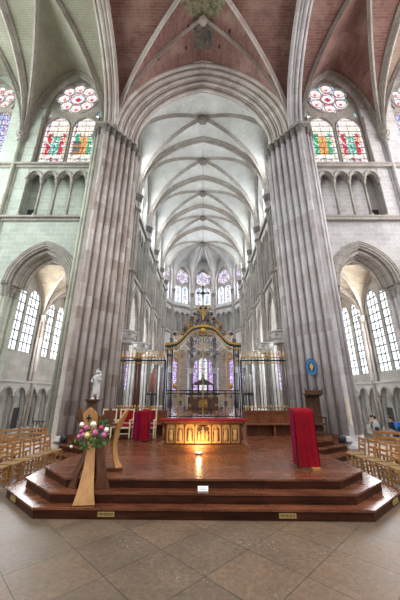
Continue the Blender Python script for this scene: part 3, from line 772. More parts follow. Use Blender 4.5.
for sx, side in ((-1, 'left'), (1, 'right')):
    cw = struct('wall_choir_%s' % side)
    for bi, (p, q) in enumerate(zip(BY, BY[1:] + [AP[1]])):
        at, w, u, L, hw = choir_bay(cw, (sx*RA, p), (sx*RA, q), seed=bi)
        wn = struct('window_%d' % (7 + bi + (0 if sx < 0 else 5)))
        mb = MB(); mb.slab(opening(hw, L/2-.7, 17.0, 20.6, 2.45, 10), [], tuple(at(0, 0, .45)), tuple(u), (0,0,1), tuple(w), .03); mb.build('glass', M_clear, wn)
        mb = MB(); b0 = L/2-.75
        for k_ in range(5):
            a = at(hw-b0+2*b0*k_/4, 17.0, .42); mb.bar(a, (a[0], a[1], 22.3 if k_ == 2 else 21.2), .09 if k_ % 2 == 0 else .05)
        for z in (18, 19, 20, 21): mb.bar(at(hw-b0, z, .42), at(hw+b0, z, .42), .05)
        mb.build('glazing_bars', M_rib, wn)
    for bi, d in enumerate(BY[1:] + [AP[1]]):
        big = bi in (0, 1, 2, 3)
        names = ['nearest', 'second', 'third', 'fourth', 'fifth']
        cp = empty('choir_column', (sx*RA, d, CH), '%s slender clustered column along the %s wall of the choir' % (names[bi], side), 'column', 'clustered columns along the choir', 'thing')
        mb = MB()
        for dx, dy, r in ((-.22, 0, .17), (-.1, -.24, .11), (-.1, .24, .11)): mb.cyl(sx*(RA+dx), d+dy, CH+.3, 17.5, r, 10)
        mb.build('shaft', M_rib, cp)
        mb = MB()
        for dx, dy, r in ((0.1, -.52, .12), (.1, .52, .12), (.35, -.55, .12), (.35, .55, .12)): mb.cyl(sx*(RA+dx), d+dy, CH+.2, 5.95, r, 10)
        mb.build('respond_shaft', M_choir, cp)
        mb = MB(); capital(mb, sx*(RA-.22), d, 17.35, .2, .6, 1.5, 12)
        for dy in (-.24, .24): capital(mb, sx*(RA-.1), d+dy, 17.35, .13, .6, 1.5, 10)
        mb.build('upper_capital', M_capd, cp)
        mb = MB(); capital(mb, sx*(RA-.1), d, 5.45, .52, .85, 1.5, 16); mb.build('lower_capital', M_white, cp)
        mb = MB(); mb.prism([(sx*(RA-.5), d-.7), (sx*(RA+.7), d-.7), (sx*(RA+.7), d+.7), (sx*(RA-.5), d+.7)], CH-.1, CH+.35); mb.build('plinth', M_choir, cp)
        for z in (10.95, 16.5):
            mb = MB(); mb.lathe(sx*(RA-.15), d, z-.1, [(.3, 0), (.38, .1), (.38, .2), (.3, .3)], 12); mb.build('shaft_ring', M_rib, cp)

aw = struct('wall_apse')
for i in range(5):
    at, w, u, L, hw = choir_bay(aw, dec[i], dec[i+1], kind='apse', seed=20+i)
    wn = struct('window_%d' % (17+i)); ww = 1.42
    la = .6; hl = [opening(hw+s_*.66, la, 16.1, 18.4, .8, 8) for s_ in (-1, 1)]
    R = 1.28; hl.append(multifoil(hw, 20.75, R, 6, R*.42, 72, PI/6))
    mb = MB(); mb.slab(opening(hw, ww+.06, 15.9, 20.2, 2.41, 12), hl, at(0, 0, .32), tuple(u), (0,0,1), tuple(w), .12); mb.build('tracery', M_rib, wn)
    for s_ in (-1, 1):
        mb = MB(); stained(mb, at(hw+s_*.66-la, 15.95, .4), u, (0,0,1), 2*la, 3.5, 'apse', 10, 34, 30+i*2+s_); mb.build('glass', M_stain, wn)
    mb = MB(); stained(mb, at(hw-R, 20.75-R, .42), u, (0,0,1), 2*R, 2*R, 'roseb', 22, 22, 50+i); mb.build('glass', M_stain, wn)
    mb = MB()
    for k_ in range(8): 
        a_ = PI*k_/4; mb.bar(at(hw, 20.75, .3), at(hw+R*.95*cos(a_), 20.75+R*.95*sin(a_), .3), .06)
    mb.tube([at(a, z, .3) for a, z in circ(hw, 20.75, .4, 16)+[circ(hw, 20.75, .4, 16)[0]]], .04, 5, tuple(w))
    mb.tube([at(a, z, .3) for a, z in circ(hw, 20.75, R+.03, 24)+[circ(hw, 20.75, R+.03, 24)[0]]], .06, 5, tuple(w))
    mb.build('rose_tracery', M_rib, wn)
for i, p in enumerate(dec[1:-1]):
    v = (Vector(p) - Vector(AP)).normalized(); x, y = p[0]-v.x*.12, p[1]-v.y*.12
    cp = empty('apse_column', (x, y, CH), '%s slender column of the round east end' % ['first', 'second', 'third', 'last'][i] + ' counted from the left', 'column', 'columns of the apse', 'thing')
    mb = MB(); mb.cyl(x, y, CH, 5.2, .34, 14); mb.build('lower_shaft', M_marble, cp)
    mb = MB(); mb.cyl(x, y, 5.9, 17.5, .13, 10)
    for s_ in (-1, 1): mb.cyl(x - v.y*s_*.2, y + v.x*s_*.2, 5.9, 17.5, .08, 8)
    mb.build('upper_shaft', M_rib, cp)
    mb = MB(); capital(mb, x, y, 5.1, .38, .85, 1.5, 14); mb.build('lower_capital', M_white, cp)
    mb = MB(); capital(mb, x, y, 17.35, .2, .6, 1.5, 12); mb.build('upper_capital', M_capd, cp)
# ambulatory and axial chapel walls behind the apse
am = struct('wall_ambulatory'); R2 = 10.6
dc = [(R2/cos(PI/10)*sin(-PI/2 + PI/5*i), AP[1] + R2/cos(PI/10)*cos(-PI/2 + PI/5*i)) for i in range(6)]
dc[0] = (-12.6, 36.5); dc[5] = (12.6, 36.5)
wn = struct('window_22'); gl = MB(); gl.col = []; lb = MB()
mbw = MB()
for i in range(5):
    P, Q = Vector((*dc[i], 0)), Vector((*dc[i+1], 0)); L = (Q-P).length; u = (Q-P)/L; w = Vector((-u.y, u.x, 0))
    if w.dot((P+Q)/2 - Vector((*AP, 0))) < 0: w = -w
    hl = [opening(L/2 + k_*1.7, .74, 2.7, 7.2, 1.1, 8) for k_ in (-1, 0, 1)]
    mbw.slab([(0, ZF), (L, ZF), (L, 10.5), (0, 10.5)], hl, tuple(P), tuple(u), (0,0,1), tuple(w), .4)
    for k_ in (-1, 0, 1):
        o = P + u*(L/2 + k_*1.7 - .78) + w*.3; stained(gl, (o.x, o.y, 2.6), u, (0,0,1), 1.56, 5.8, 'chapel' if not (i == 2 and k_ == 0) else 'apse', 12, 48, 60+i*3+k_)
        leaded(lb, L/2+k_*1.7-.74, L/2+k_*1.7+.74, 2.7, 8.2, tuple(P+w*.25), tuple(u), .6, .6)
mbw.build('wall_face', M_brownwall, am); gl.build('glass', M_stain, wn); lb.build('glazing_bars', M_lead, wn)
cl = struct('ceiling_ambulatory'); mb = MB(); mb.box(-12.7, 12.7, 34, 49, 10.55, 10.7)
mb = MB()
for i in range(5):
    a, b, c_, d_ = dec[i], dec[i+1], dc[i+1], dc[i]; mb.add([(a[0],a[1],10.4),(b[0],b[1],10.4),(c_[0],c_[1],10.4),(d_[0],d_[1],10.4)], [(0,1,2,3)])
    mb.add([(a[0],a[1],10.55),(b[0],b[1],10.55),(c_[0],c_[1],10.55),(d_[0],d_[1],10.55)], [(0,1,2,3)])
mb.build('vault_web', M_ribd, cl)
mb = MB()
for a, d_ in zip(dec, dc): mb.tube([(a[0]+(d_[0]-a[0])*t, a[1]+(d_[1]-a[1])*t, 7.5+2.9*math.sin(PI*min(1, .12+t*.8))) for t in [k_/10 for k_ in range(11)]], .16, 6)
mb.build('vault_rib', M_rib, cl)

# ================================================================== FURNISHINGS
# ---- dais
dz = empty('stepped_dais', (0, 8.5, 0), 'wide three-stepped dark polished wood platform under the altar', 'platform')
T1 = [(-3.09, 5.93), (3.04, 5.80), (4.22, 6.85), (4.3, 8.1), (3.7, 9.3), (-3.9, 9.3), (-4.54, 8.1), (-4.32, 7.05)]
T2 = [(-2.92, 6.15), (2.87, 6.03), (3.84, 6.85), (3.9, 8.0), (3.5, 9.2), (-3.65, 9.2), (-4.05, 8.0), (-3.97, 7.12)]
T3 = [(-2.76, 6.40), (2.72, 6.29), (3.55, 7.0), (3.5, 8.0), (3.34, 8.9), (3.28, 9.3), (3.36, 10.3), (4.06, 10.96), (4.85, 11.4), (5.2, 12.4), (4.5, 12.9), (-4.5, 12.9), (-5.2, 12.4), (-4.85, 11.4), (-4.06, 10.96), (-3.36, 10.3), (-3.4, 9.4), (-3.6, 8.2), (-3.7, 7.35)]
def inset(poly, d):
    n = len(poly); out = []; cx = sum(p[0] for p in poly)/n; cy = sum(p[1] for p in poly)/n
    for x, y in poly:
        v = Vector((x-cx, y-cy)); v = v*(1-d/v.length); out.append((cx+v.x, cy+v.y))
    return out
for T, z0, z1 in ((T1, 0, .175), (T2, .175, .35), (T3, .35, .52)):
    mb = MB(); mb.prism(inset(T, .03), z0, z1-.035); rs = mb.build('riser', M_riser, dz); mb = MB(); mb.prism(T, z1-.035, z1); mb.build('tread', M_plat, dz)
def grille(name, c, ux, uy, w=.3, h=.075, label=''):
    g = MB(); u = Vector((ux, uy, 0)).normalized(); c = Vector(c); v = Vector((0, 0, 1)); nrm = Vector((u.y, -u.x, 0))
    g.slab([(-w/2, -h/2), (w/2, -h/2), (w/2, h/2), (-w/2, h/2)], [[(-w/2+.02+i*(w-.04)/11+.003, -h/2+.015), (-w/2+.02+(i+1)*(w-.04)/11-.008, -h/2+.015), (-w/2+.02+(i+1)*(w-.04)/11-.008, h/2-.015), (-w/2+.02+i*(w-.04)/11+.003, h/2-.015)] for i in range(11)],
           tuple(c), tuple(u), (0,0,1), tuple(nrm), .015)
    o = g.build('vent_grille', M_brass, dz); return o
for c, ux, uy in (((-1.74, 5.925, .08), 1, -.021), ((1.50, 5.855, .08), 1, -.021), ((-3.9, 6.685, .085), .74, -.67), ((3.85, 6.53, .085), .75, .66)):
    grille('g', c, ux, uy)
for sx, side in ((-1, 'left'), (1, 'right')):
    st = empty('side_steps', (sx*4.9, 11.3, 0), 'short flight of dark wooden steps between the dais and the %s pillar' % side, 'steps')
    a = [(3.42, 9.4), (4.33, 10.13), (5.47, 11.06), (5.65, 12.3), (5.22, 12.3), (4.9, 11.4), (4.1, 10.94), (3.42, 10.3)]
    b = [(3.5, 10.2), (3.97, 10.5), (5.34, 11.4), (5.5, 12.3), (5.22, 12.3), (4.9, 11.4), (4.1, 10.94), (3.42, 10.3)]
    for poly, z0, z1 in ((a, 0, .175), (b, .175, .35)):
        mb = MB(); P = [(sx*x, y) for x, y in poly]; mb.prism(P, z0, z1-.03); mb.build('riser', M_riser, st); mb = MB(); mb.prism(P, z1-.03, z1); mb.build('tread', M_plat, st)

# ---- altar
al = empty('carved_altar', (0, 9.6, CH), 'long carved wooden altar with lit relief panels in the middle of the dais', 'altar')
mb = MB(); oct_ = lambda x, y0, y1, c: [(-x+c, y0), (x-c, y0), (x, y0+c), (x, y1), (-x, y1), (-x, y0+c)]
mb.prism(oct_(1.43, 9.12, 10.0, .18), CH, CH+.09); mb.prism(oct_(1.38, 9.17, 9.97, .17), CH+.09, CH+.16); mb.build('plinth', M_altarw, al)
mb = MB(); mb.prism(oct_(1.27, 9.36, 9.85, .14), CH+.16, 1.27); mb.build('body', M_altarw, al)
mb = MB(); mb.prism(oct_(1.33, 9.28, 9.86, .15), 1.245, 1.285); mb.prism(oct_(1.38, 9.22, 9.9, .16), 1.285, 1.36); mb.build('top_slab', M_altarw, al)
xs = [-1.13, -.85, -.57, -.30]
pan = [(xs[i], xs[i+1]) for i in range(3)] + [(-.29, -.01 + .0)]
edges = [-1.12, -.84, -.56, -.25, .25, .56, .84, 1.12]
M_relief = wood('lamplit_tone_relief_wood', (.42, .22, .075), (.58, .34, .13), .45, 5.)  # carving wood lightened to imitate lamplight catching the relief
for i in range(7):
    a, b = edges[i]+.015, edges[i+1]-.015; cx = (a+b)/2; hw = (b-a)/2; k = .035
    mb = MB()
    mb.slab([(a, .72), (b, .72), (b, 1.235), (a, 1.235)], [opening(cx, hw-k, .765, 1.06, (hw-k)*1.12, 8)], (0, 9.315, 0), (1,0,0), (0,0,1), (0,1,0), .045)
    for s_ in (-1, 1): mb.blob((cx+s_*hw*.72, 9.325, 1.19), (.025, .02, .025), 6, 4)
    p = mb.build('carved_panel', M_relief, al); mb = MB(); mb.box(a, b, 9.35, 9.365, .72, 1.235); mb.build('panel_ground', M_throne, p)  # very dark ground paints the shade inside the niche
    fg = MB()
    heads = (cx,) if hw < .2 else (cx-.12, cx, cx+.12)
    for hx in heads:
        big = hx == cx
        z0 = .775; H = .40 if big else .27
        k2 = 1.35 if big else 1.0
        fg.lathe(hx, 9.33, z0, [(.055*k2, 0), (.05*k2, H*.3), (.038*k2, H*.55), (.052*k2, H*.74), (.02, H*.82)], 10, .12, 3)
        fg.blob((hx, 9.32, z0+H*.92), (.034, .032, .042), 8, 6)
        for s_ in (-1, 1): fg.tube([(hx+s_*.045, 9.335, z0+H*.72), (hx+s_*.06, 9.32, z0+H*.52), (hx+s_*.01, 9.305, z0+H*.5)], .013, 6)
    for t in range(5): fg.blob((cx+(hw-.06)*cos(PI*t/4), 9.335, 1.06+(hw-.05)*.95*sin(PI*t/4)), .016, 6, 4)
    fg.build('carved_figure', M_relief, p)
for x in edges:
    mb = MB(); mb.box(x-.016, x+.016, 9.29, 9.37, .70, 1.245); mb.lathe(x, 9.29, .72, [(.02, 0), (.012, .1), (.012, .4), (.022, .5)], 8); mb.build('pilaster', M_altarw, al)
for s_ in (-1, 1):
    mb = MB(); x = s_*1.2
    mb.cyl(x, 9.42, .68, 1.24, .05, 8); colbase(mb, x, 9.42, .68, .05, .1); capital(mb, x, 9.42, 1.1, .045, .14, 1.5, 8); mb.build('corner_column', M_altarw, al)
mb = MB(); mb.box(-1.36, 1.36, 9.225, 9.88, 1.361, 1.378)
mb.box(-1.36, 1.36, 9.205, 9.219, 1.345, 1.378)
tag(mb.build('altar_cloth', M_red), 'thin crimson cloth spread over the top of the carved altar', 'cloth')
lp = empty('floor_uplight', (-.12, 8.72, CH), 'small square floor lamp lit in front of the altar', 'lamp')
mb = MB(); mb.box(-.22, -.02, 8.66, 8.78, CH, CH+.05); mb.build('housing', M_black, lp)
mb = MB(); mb.box(-.205, -.035, 8.68, 8.785, CH+.05, CH+.06); mb.build('lens', emis('warm_lamp_lens', (1, .85, .6), 3), lp)

# small white sign on the step
sg = empty('folded_sign', (0, 6.28, .35), 'small white folded card sign standing on the middle step', 'sign')
mb = MB(); mb.add([(-.10,6.20,.355),(.10,6.20,.355),(.10,6.23,.43),(-.10,6.23,.43),(-.10,6.26,.355),(.10,6.26,.355)], [(0,1,2,3),(3,2,5,4)]); mb.box(-.10,.10,6.198,6.262,.351,.357); mb.build('card', M_paper, sg)
mb = MB(); mb.box(-.08, .08, 6.203, 6.207, .378, .383); mb.box(-.08, .08, 6.213, 6.217, .402, .407); mb.build('printed_line', plain('grey_print', (.4, .4, .42)), sg)

# ---- tulip-shaped wooden ambo with a posy
am = empty('tulip_lectern', (-2.3, 6.6, .175), 'sculptural wooden lectern of petal shaped boards flaring to the steps at left', 'lectern')
def catmull(P, n=6):
    out = []
    for i in range(len(P)-1):
        a, b, c, d = P[max(i-1, 0)], P[i], P[i+1], P[min(i+2, len(P)-1)]
        for k in range(n):
            t = k/n; out.append(tuple(.5*((2*b[j]) + (-a[j]+c[j])*t + (2*a[j]-5*b[j]+4*c[j]-d[j])*t*t + (-a[j]+3*b[j]-3*c[j]+d[j])*t**3) for j in range(len(b))))
    return out + [tuple(P[-1])]
def board(name, ctrl, lat, mat, th=.045, label=None):
    """ctrl: (x, y, z, width) from foot to tip"""
    mb = MB(); P = catmull(ctrl, 6); L = Vector(lat).normalized(); vs = []
    for i, (x, y, z, wd) in enumerate(P):
        c = Vector((x, y, z)); a = Vector(P[max(i-1,0)][:3]); b = Vector(P[min(i+1,len(P)-1)][:3]); t = (b-a).normalized(); n = t.cross(L).normalized()*th/2
        wd = max(wd, .005)
        vs += [c - L*wd/2 - n, c + L*wd/2 - n, c + L*wd/2 + n, c - L*wd/2 + n]
    fs = [(i*4+j, i*4+(j+1)%4, (i+1)*4+(j+1)%4, (i+1)*4+j) for i in range(len(P)-1) for j in range(4)] + [(0,3,2,1), tuple(range(len(vs)-4, len(vs)))]
    mb.add(vs, fs); o = mb.build(name, mat, am)
    if label: o['label'] = label
    return o
board('petal_board', [(-2.20,6.02,.177,.40),(-2.22,6.10,.40,.29),(-2.26,6.24,.75,.20),(-2.32,6.38,1.12,.16),(-2.38,6.42,1.42,.22),(-2.42,6.42,1.64,.29),(-2.44,6.42,1.74,.26),(-2.45,6.42,1.84,.03)], (1,.1,0), M_amblite, label='light oak front board with a pierced cross')
board('petal_board', [(-2.66,6.42,.352,.34),(-2.58,6.44,.6,.20),(-2.45,6.5,.95,.15),(-2.46,6.54,1.2,.18),(-2.62,6.58,1.5,.26),(-2.70,6.6,1.68,.22),(-2.74,6.62,1.82,.03)], (.8,-.5,0), M_ambdark)
board('petal_board', [(-2.0,6.36,.352,.30),(-2.04,6.38,.6,.20),(-2.14,6.44,1.0,.17),(-2.16,6.5,1.3,.22),(-2.12,6.54,1.55,.30),(-2.08,6.56,1.68,.25),(-2.05,6.58,1.82,.03)], (1,.25,0), M_ambdark)
board('petal_board', [(-1.86,7.0,.522,.20),(-1.96,6.98,.75,.13),(-2.0,6.95,1.0,.11),(-1.98,6.92,1.25,.12),(-1.90,6.9,1.5,.14),(-1.80,6.88,1.68,.10),(-1.74,6.87,1.80,.02)], (.55,.8,0), M_amblite, label='light oak curved side board')
board('petal_board', [(-2.55,7.0,.522,.30),(-2.42,6.98,.9,.16),(-2.44,6.94,1.3,.22),(-2.54,6.92,1.6,.3),(-2.58,6.9,1.82,.03)], (.9,.4,0), M_ambdark)
mb = MB(); mb.cyl(-2.26, 6.62, .36, 1.45, .11, 12, .14); mb.build('core_post', M_ambdark, am)
mb = MB(); mb.prism([(-2.55,6.55),(-2.05,6.52),(-1.95,6.95),(-2.5,6.97)], 1.44, 1.49); mb.build('book_rest', M_ambdark, am)
mb = MB(); mb.box(-2.455, -2.425, 6.378, 6.394, 1.56, 1.70); mb.box(-2.495, -2.385, 6.378, 6.394, 1.615, 1.65); mb.build('cross_mark', M_dark, am)
mb = MB(); mb.box(-2.62, -1.78, 6.9, 7.0, CH, CH+.06); mb.build('foot_rail', M_ambdark, am)
fw = empty('flower_arrangement', (-2.26, 6.25, 1.1), 'posy of pink and cream roses with green leaves fixed to the tulip lectern', 'flowers')
mb = MB(); r_ = random.Random(3)
for i in range(150):
    a = r_.uniform(0, 2*PI); rr = math.sqrt(r_.random()); c = Vector((-2.24 + .33*rr*cos(a), 6.2 + r_.uniform(-.14, .10), 1.31 + .20*rr*sin(a) - .04))
    if i < 18: c = Vector((-2.07 + r_.uniform(-.07, .09), 6.22, 1.52 + r_.uniform(-.06, .09)))
    d = Vector((r_.uniform(-1,1), r_.uniform(-1,.1), r_.uniform(-.7,.9))).normalized(); s_ = d.cross(Vector((.2,.9,.3))).normalized()*r_.uniform(.018,.032); l = r_.uniform(.06,.11)
    nn = s_.cross(d).normalized()*.012
    mb.add([c, c+d*l*.45+s_+nn, c+d*l, c+d*l*.45-s_+nn, c+d*l*.5-nn*.3], [(0,1,4),(1,2,4),(2,3,4),(3,0,4)])
mb.build('foliage', M_leaf, fw)
for x, z, m_, r in ((-2.22,1.56,M_fwhite,.062),(-2.45,1.555,M_fwhite,.05),(-2.32,1.36,M_fyell,.062),(-1.94,1.46,M_fwhite,.052),(-2.16,1.41,M_fpink,.062),(-2.36,1.50,M_fpink,.05),(-2.40,1.37,M_fpink,.05),(-2.47,1.34,M_fpink,.05),(-2.44,1.43,M_fmag,.048),(-2.05,1.50,M_fmag,.05),(-1.98,1.37,M_fpink,.055),(-2.6,1.16,M_fwhite,.03)):
    mb = MB()
    if r > .04 or True:
        c = Vector((x+.01, 6.03, z-.02))
        mb.blob(c, (r*.6, r*.6, r*.6), 8, 6)
        for ring, (q, n_) in enumerate(((.55, 5), (.9, 7))):
            for i in range(n_):
                a = 2*PI*i/n_+ring; rot = Matrix.Rotation(a, 3, 'Y')
                mb.blob(c + Vector((cos(a)*r*q*.72, .01+ring*.012, -sin(a)*r*q*.72)), (r*.38, r*.2, r*.42), 6, 4, rot)
    mb.build('rose_bloom', m_, fw)

# ---- red draped stands
def drape(name, x0, x1, y0, y1, z0, z1, mat, side_mat, label, skew=0):
    t = empty(name, ((x0+x1)/2, (y0+y1)/2, z0), label, 'lectern')
    mb = MB()
    for x in (x0+.07, x1-.07):
        for y in (y0+.1, y1-.07): mb.bar((x, y, z0), (x, y, z1-.08), .04)
    mb.box(x0+.06, x1-.06, y0+.06, y1-.05, z1-.08, z1-.05)
    mb.build('wooden_stand', M_chairw, t)
    mb = MB(); nx, nz = 30, 14; vs = []
    for j in range(nz+1):
        f = j/nz
        for i in range(nx+1):
            u = i/nx; x = x0 + (x1-x0)*u; amp = .016*(1-f)+.002
            vs.append((x, y0 - amp*(1+cos(u*22+1.3*sin(f*2))) - .03*(1-f), z0+.05 + (z1-z0-.05)*f))
    for i in range(nx+1): vs.append((x0+(x1-x0)*i/nx, y1, z1+.035))
    mb.add(vs, [(j*(nx+1)+i, j*(nx+1)+i+1, (j+1)*(nx+1)+i+1, (j+1)*(nx+1)+i) for j in range(nz+1) for i in range(nx)], True)
    mb.build('front_drape', mat, t, fix=False)
    for x, s_ in ((x0, -1), (x1, 1)):
        mb = MB(); vs = []
        for j in range(9):
            for i in range(13):
                u = i/12; f = j/8; vs.append((x + s_*(.008+.012*(1-f)*(1+cos(u*17))), y0+(y1-y0)*u, z0+.05+(z1+.035*u-z0-.05)*f))
        mb.add(vs, [(j*13+i, j*13+i+1, (j+1)*13+i+1, (j+1)*13+i) for j in range(8) for i in range(12)], True); mb.build('side_drape', side_mat, t, fix=False)
    return t
drape('draped_lectern', -2.26, -1.98, 10.85, 11.3, CH, 1.56, M_red, M_maroon, 'small lectern draped in red cloth in front of the armchairs')
t2 = drape('draped_lectern', 2.17, 2.63, 7.1, 7.45, CH, 1.76, M_red, M_maroon, 'tall stand wrapped in red cloth at the right edge of the dais')
mb = MB(); mb.box(2.42, 2.6, 6.9, 7.2, CH, CH+.05); mb.build('foot_block', M_chairw, t2)
mb = MB(); vs = []
for j in range(9):
    for i in range(15):
        u, f = i/14, j/8; vs.append((-2.54 + .28*u, 10.98 - .02*cos(u*14), CH+.05 + (1.50+.05*u-CH-.05)*f))
o_ = MB(); o_.add(vs, [(j*15+i, j*15+i+1, (j+1)*15+i+1, (j+1)*15+i) for j in range(8) for i in range(14)], True)
tl = [o for o in COL.objects if o.name == 'draped_lectern'][0]
o_.build('side_flap', M_maroon, tl, fix=False)

# ---- armchairs behind the altar
def armchair(loc, label):
    t = empty('upholstered_armchair', (0,0,0), label, 'armchair', 'red armchairs behind the altar')
    for x in (-.26, .26):
        mb = MB(); mb.lathe(x, -.24, 0, [(.018,0),(.024,.1),(.03,.36),(.022,.44),(.028,.64)], 8); mb.build('leg', M_cream, t)
        mb = MB(); mb.bar((x, .25, 0), (x, .28, 1.06), .045); mb.build('leg', M_cream, t)
        mb = MB(); mb.bar((x, -.27, .655), (x, .27, .665), .045, .035); mb.blob((x, -.28, .66), .032, 8, 6); mb.build('armrest', M_cream, t)
    mb = MB(); mb.box(-.27, .27, -.26, .27, .38, .44); mb.build('seat_rail', M_cream, t)
    mb = MB(); mb.box(-.25, .25, -.25, .24, .44, .5); mb.build('seat_cushion', M_red, t)
    mb = MB(); mb.box(-.22, .22, .235, .28, .56, 1.0); mb.build('back_cushion', M_red, t)
    mb = MB(); mb.box(-.27, .27, .245, .285, 1.0, 1.05); mb.box(-.25, .25, .245, .285, .52, .56); mb.build('back_frame', M_cream, t)
    for x in (-.26,): mb = MB(); mb.bar((-.26, -.2, .2), (.26, -.2, .2), .025); mb.build('stretcher', M_cream, t)
    t.location = loc; return t
a0 = armchair((-3.72, 11.6, CH+.002), 'red armchair half hidden behind the tulip lectern')
a1 = copy_tree(a0); a1.location = (-3.02, 11.6, CH+.002); a1['label'] = 'middle red upholstered armchair with cream wooden arms behind the altar'
a2 = copy_tree(a0); a2.location = (-2.12, 11.6, CH+.002); a2['label'] = 'red armchair hidden behind the small red draped lectern'

# ---- panelled benches against the screen
for x0, x1, lab in ((-4.3, -1.55, 'dark panelled wooden bench behind the red armchairs'), (1.75, 4.15, 'dark panelled wooden bench below the screen to the right of the altar')):
    t = empty('panelled_bench', ((x0+x1)/2, 12.7, CH), lab, 'bench')
    mb = MB(); mb.box(x0, x1, 12.8, 12.86, CH, 1.42); mb.box(x0-.02, x1+.02, 12.76, 12.9, 1.42, 1.47); mb.build('back_panel', M_panelw, t)
    n = 4
    for i in range(n):
        a, b = x0+(x1-x0)*i/n+.06, x0+(x1-x0)*(i+1)/n-.06
        mb = MB(); mb.slab([(a-.04, .98), (b+.04, .98), (b+.04, 1.4), (a-.04, 1.4)], [[(a, 1.03), (b, 1.03), (b, 1.35), (a, 1.35)]], (0, 12.77, 0), (1,0,0), (0,0,1), (0,1,0), .03); mb.build('panel_frame', M_panelw, t)
    mb = MB(); mb.box(x0, x1, 12.35, 12.8, .93, .975); mb.build('seat', M_panelw, t)
    for x in (x0+.03, (x0+x1)/2, x1-.03):
        mb = MB(); mb.box(x-.03, x+.03, 12.4, 12.8, CH, .93); mb.build('end_support', M_panelw, t)

# ---- choir screen: side fences and central gate
def spiral(cx, cz, r0, turns, s=1, ph=0, n=26):
    return [(cx + s*r0*(1-i/n*.85)*cos(ph+turns*2*PI*i/n), cz + r0*(1-i/n*.85)*sin(ph+turns*2*PI*i/n)) for i in range(n+1)]
YS = 15.6
for sx, side in ((-1, 'left'), (1, 'right')):
    t = empty('iron_fence', (sx*3.4, YS, CH), 'tall fence of thin iron bars with gilded spear tips %s of the gate' % side, 'fence')
    xs = [2.15 + i*(4.86-2.15)/15 for i in range(16)]
    for x in xs:
        mb = MB(); mb.cyl(sx*x, YS, CH+.3, 4.12, .022, 6)
        b = mb.build('bar', M_steel, t)
        g = MB(); g.lathe(sx*x, YS, 4.10, [(.02, 0), (.04, .05), (.02, .09), (.04, .17), (.005, .38)], 8); g.build('spear_tip', M_gold, b)
        g = MB(); g.lathe(sx*x, YS, 1.48, [(.02,0),(.06,.05),(.02,.1)], 8); g.build('stud', M_gold, b)
    mb = MB(); a, b_ = sorted((sx*2.05, sx*4.93))
    mb.box(a, b_, YS-.03, YS+.03, 3.88, 3.95); mb.box(a, b_, YS-.03, YS+.03, CH+.3, CH+.38); mb.build('rail', M_iron, t)
    for z in (3.76, 4.05, 1.43):
        mb = MB(); mb.box(a, b_, YS-.035, YS+.035, z, z+.05); mb.build('gilded_rail', M_gold, t)
    for x in (sx*2.08, sx*4.93):
        mb = MB(); mb.box(x-.035, x+.035, YS-.04, YS+.04, CH, 3.95); mb.build('post', M_iron, t)
gt = empty('wrought_iron_gate', (0, YS, CH), 'black and gold wrought iron screen gate with curved scrolled crest behind the altar', 'gate')
def crest(x):
    x = abs(x)
    if x > 1.62: return 4.86 - .05*min(1, (x-1.62)/.3)
    if x < .42: return 5.80 + .06*(1-(x/.42)**2)
    f = (1.62-x)/1.2; return 4.86 + .94*(f*f*(3-2*f))
for x in (-1.98, -1.72, -1.32, 0, 1.32, 1.72, 1.98):
    mb = MB(); gold = x in (-1.32, 0, 1.32); mb.box(x-.03, x+.03, YS-.05, YS+.05, CH, crest(x) - (.05 if not gold else .3))
    mb.build('upright_bar', M_gold if gold else M_iron, gt)
for dz_, r, m_ in ((0, .035, M_gold), (-.13, .02, M_iron), (-.27, .028, M_gold), (.06, .025, M_gold), (-.07, .02, M_iron)):
    mb = MB(); mb.sweep([(x/20, YS-.05, crest(x/20)+dz_) for x in range(-43, 44)], [(-.07,-r),(.07,-r),(.07,r),(-.07,r)], (0,1,0)); mb.build('crest_band', m_, gt)
rg = random.Random(11)
def scrolls(zone, n, r0, r1, mats=(M_iron, M_gold), part='scroll', thick=.022):
    for i in range(n):
        x, z, r = zone(i, rg); r = r or rg.uniform(r0, r1)
        for s_ in (-1, 1):
            mb = MB(); mb.tube([(s_*a, YS, b) for a, b in spiral(x, z, r, 1.5, 1, rg.uniform(0, 6), 20) ], thick, 5)
            mb.build(part, mats[0] if (i*7) % 5 < 3 else mats[1], gt)
# crest above the curve
scrolls(lambda i, q: [(.28,6.05,.17),(.55,5.95,.2),(.85,5.8,.2),(1.15,5.5,.19),(1.45,5.25,.17),(1.8,5.05,.13),(.2,6.4,.17),(.45,6.3,.13),(.7,6.15,.14),(.12,6.75,.11),(.3,6.65,.12),(1.0,5.75,.12),(1.3,5.5,.1),(.62,6.35,.11),(.85,6.12,.11),(.15,7.0,.08),(.5,6.65,.1),(1.1,5.95,.09),(1.62,5.4,.1),(.38,6.95,.07),(.3,6.2,.1),(.08,6.2,.09)][i], 22, .1, .2, thick=.028)
# inside the arch
scrolls(lambda i, q: [(.22,5.05,.2),(.5,4.9,.17),(.2,4.7,.15),(.75,4.75,.16),(1.05,4.55,.15),(.5,4.5,.14),(.8,4.35,.13),(1.1,4.2,.12),(1.52,4.6,.13),(1.52,4.3,.12),(1.85,4.55,.1),(.15,5.4,.12),(.4,5.35,.13),(.65,5.1,.12),(.9,4.9,.12),(.28,4.35,.12),(.62,4.15,.1),(1.52,3.9,.1),(1.85,4.2,.1),(1.85,3.9,.09)][i], 20, .1, .2)
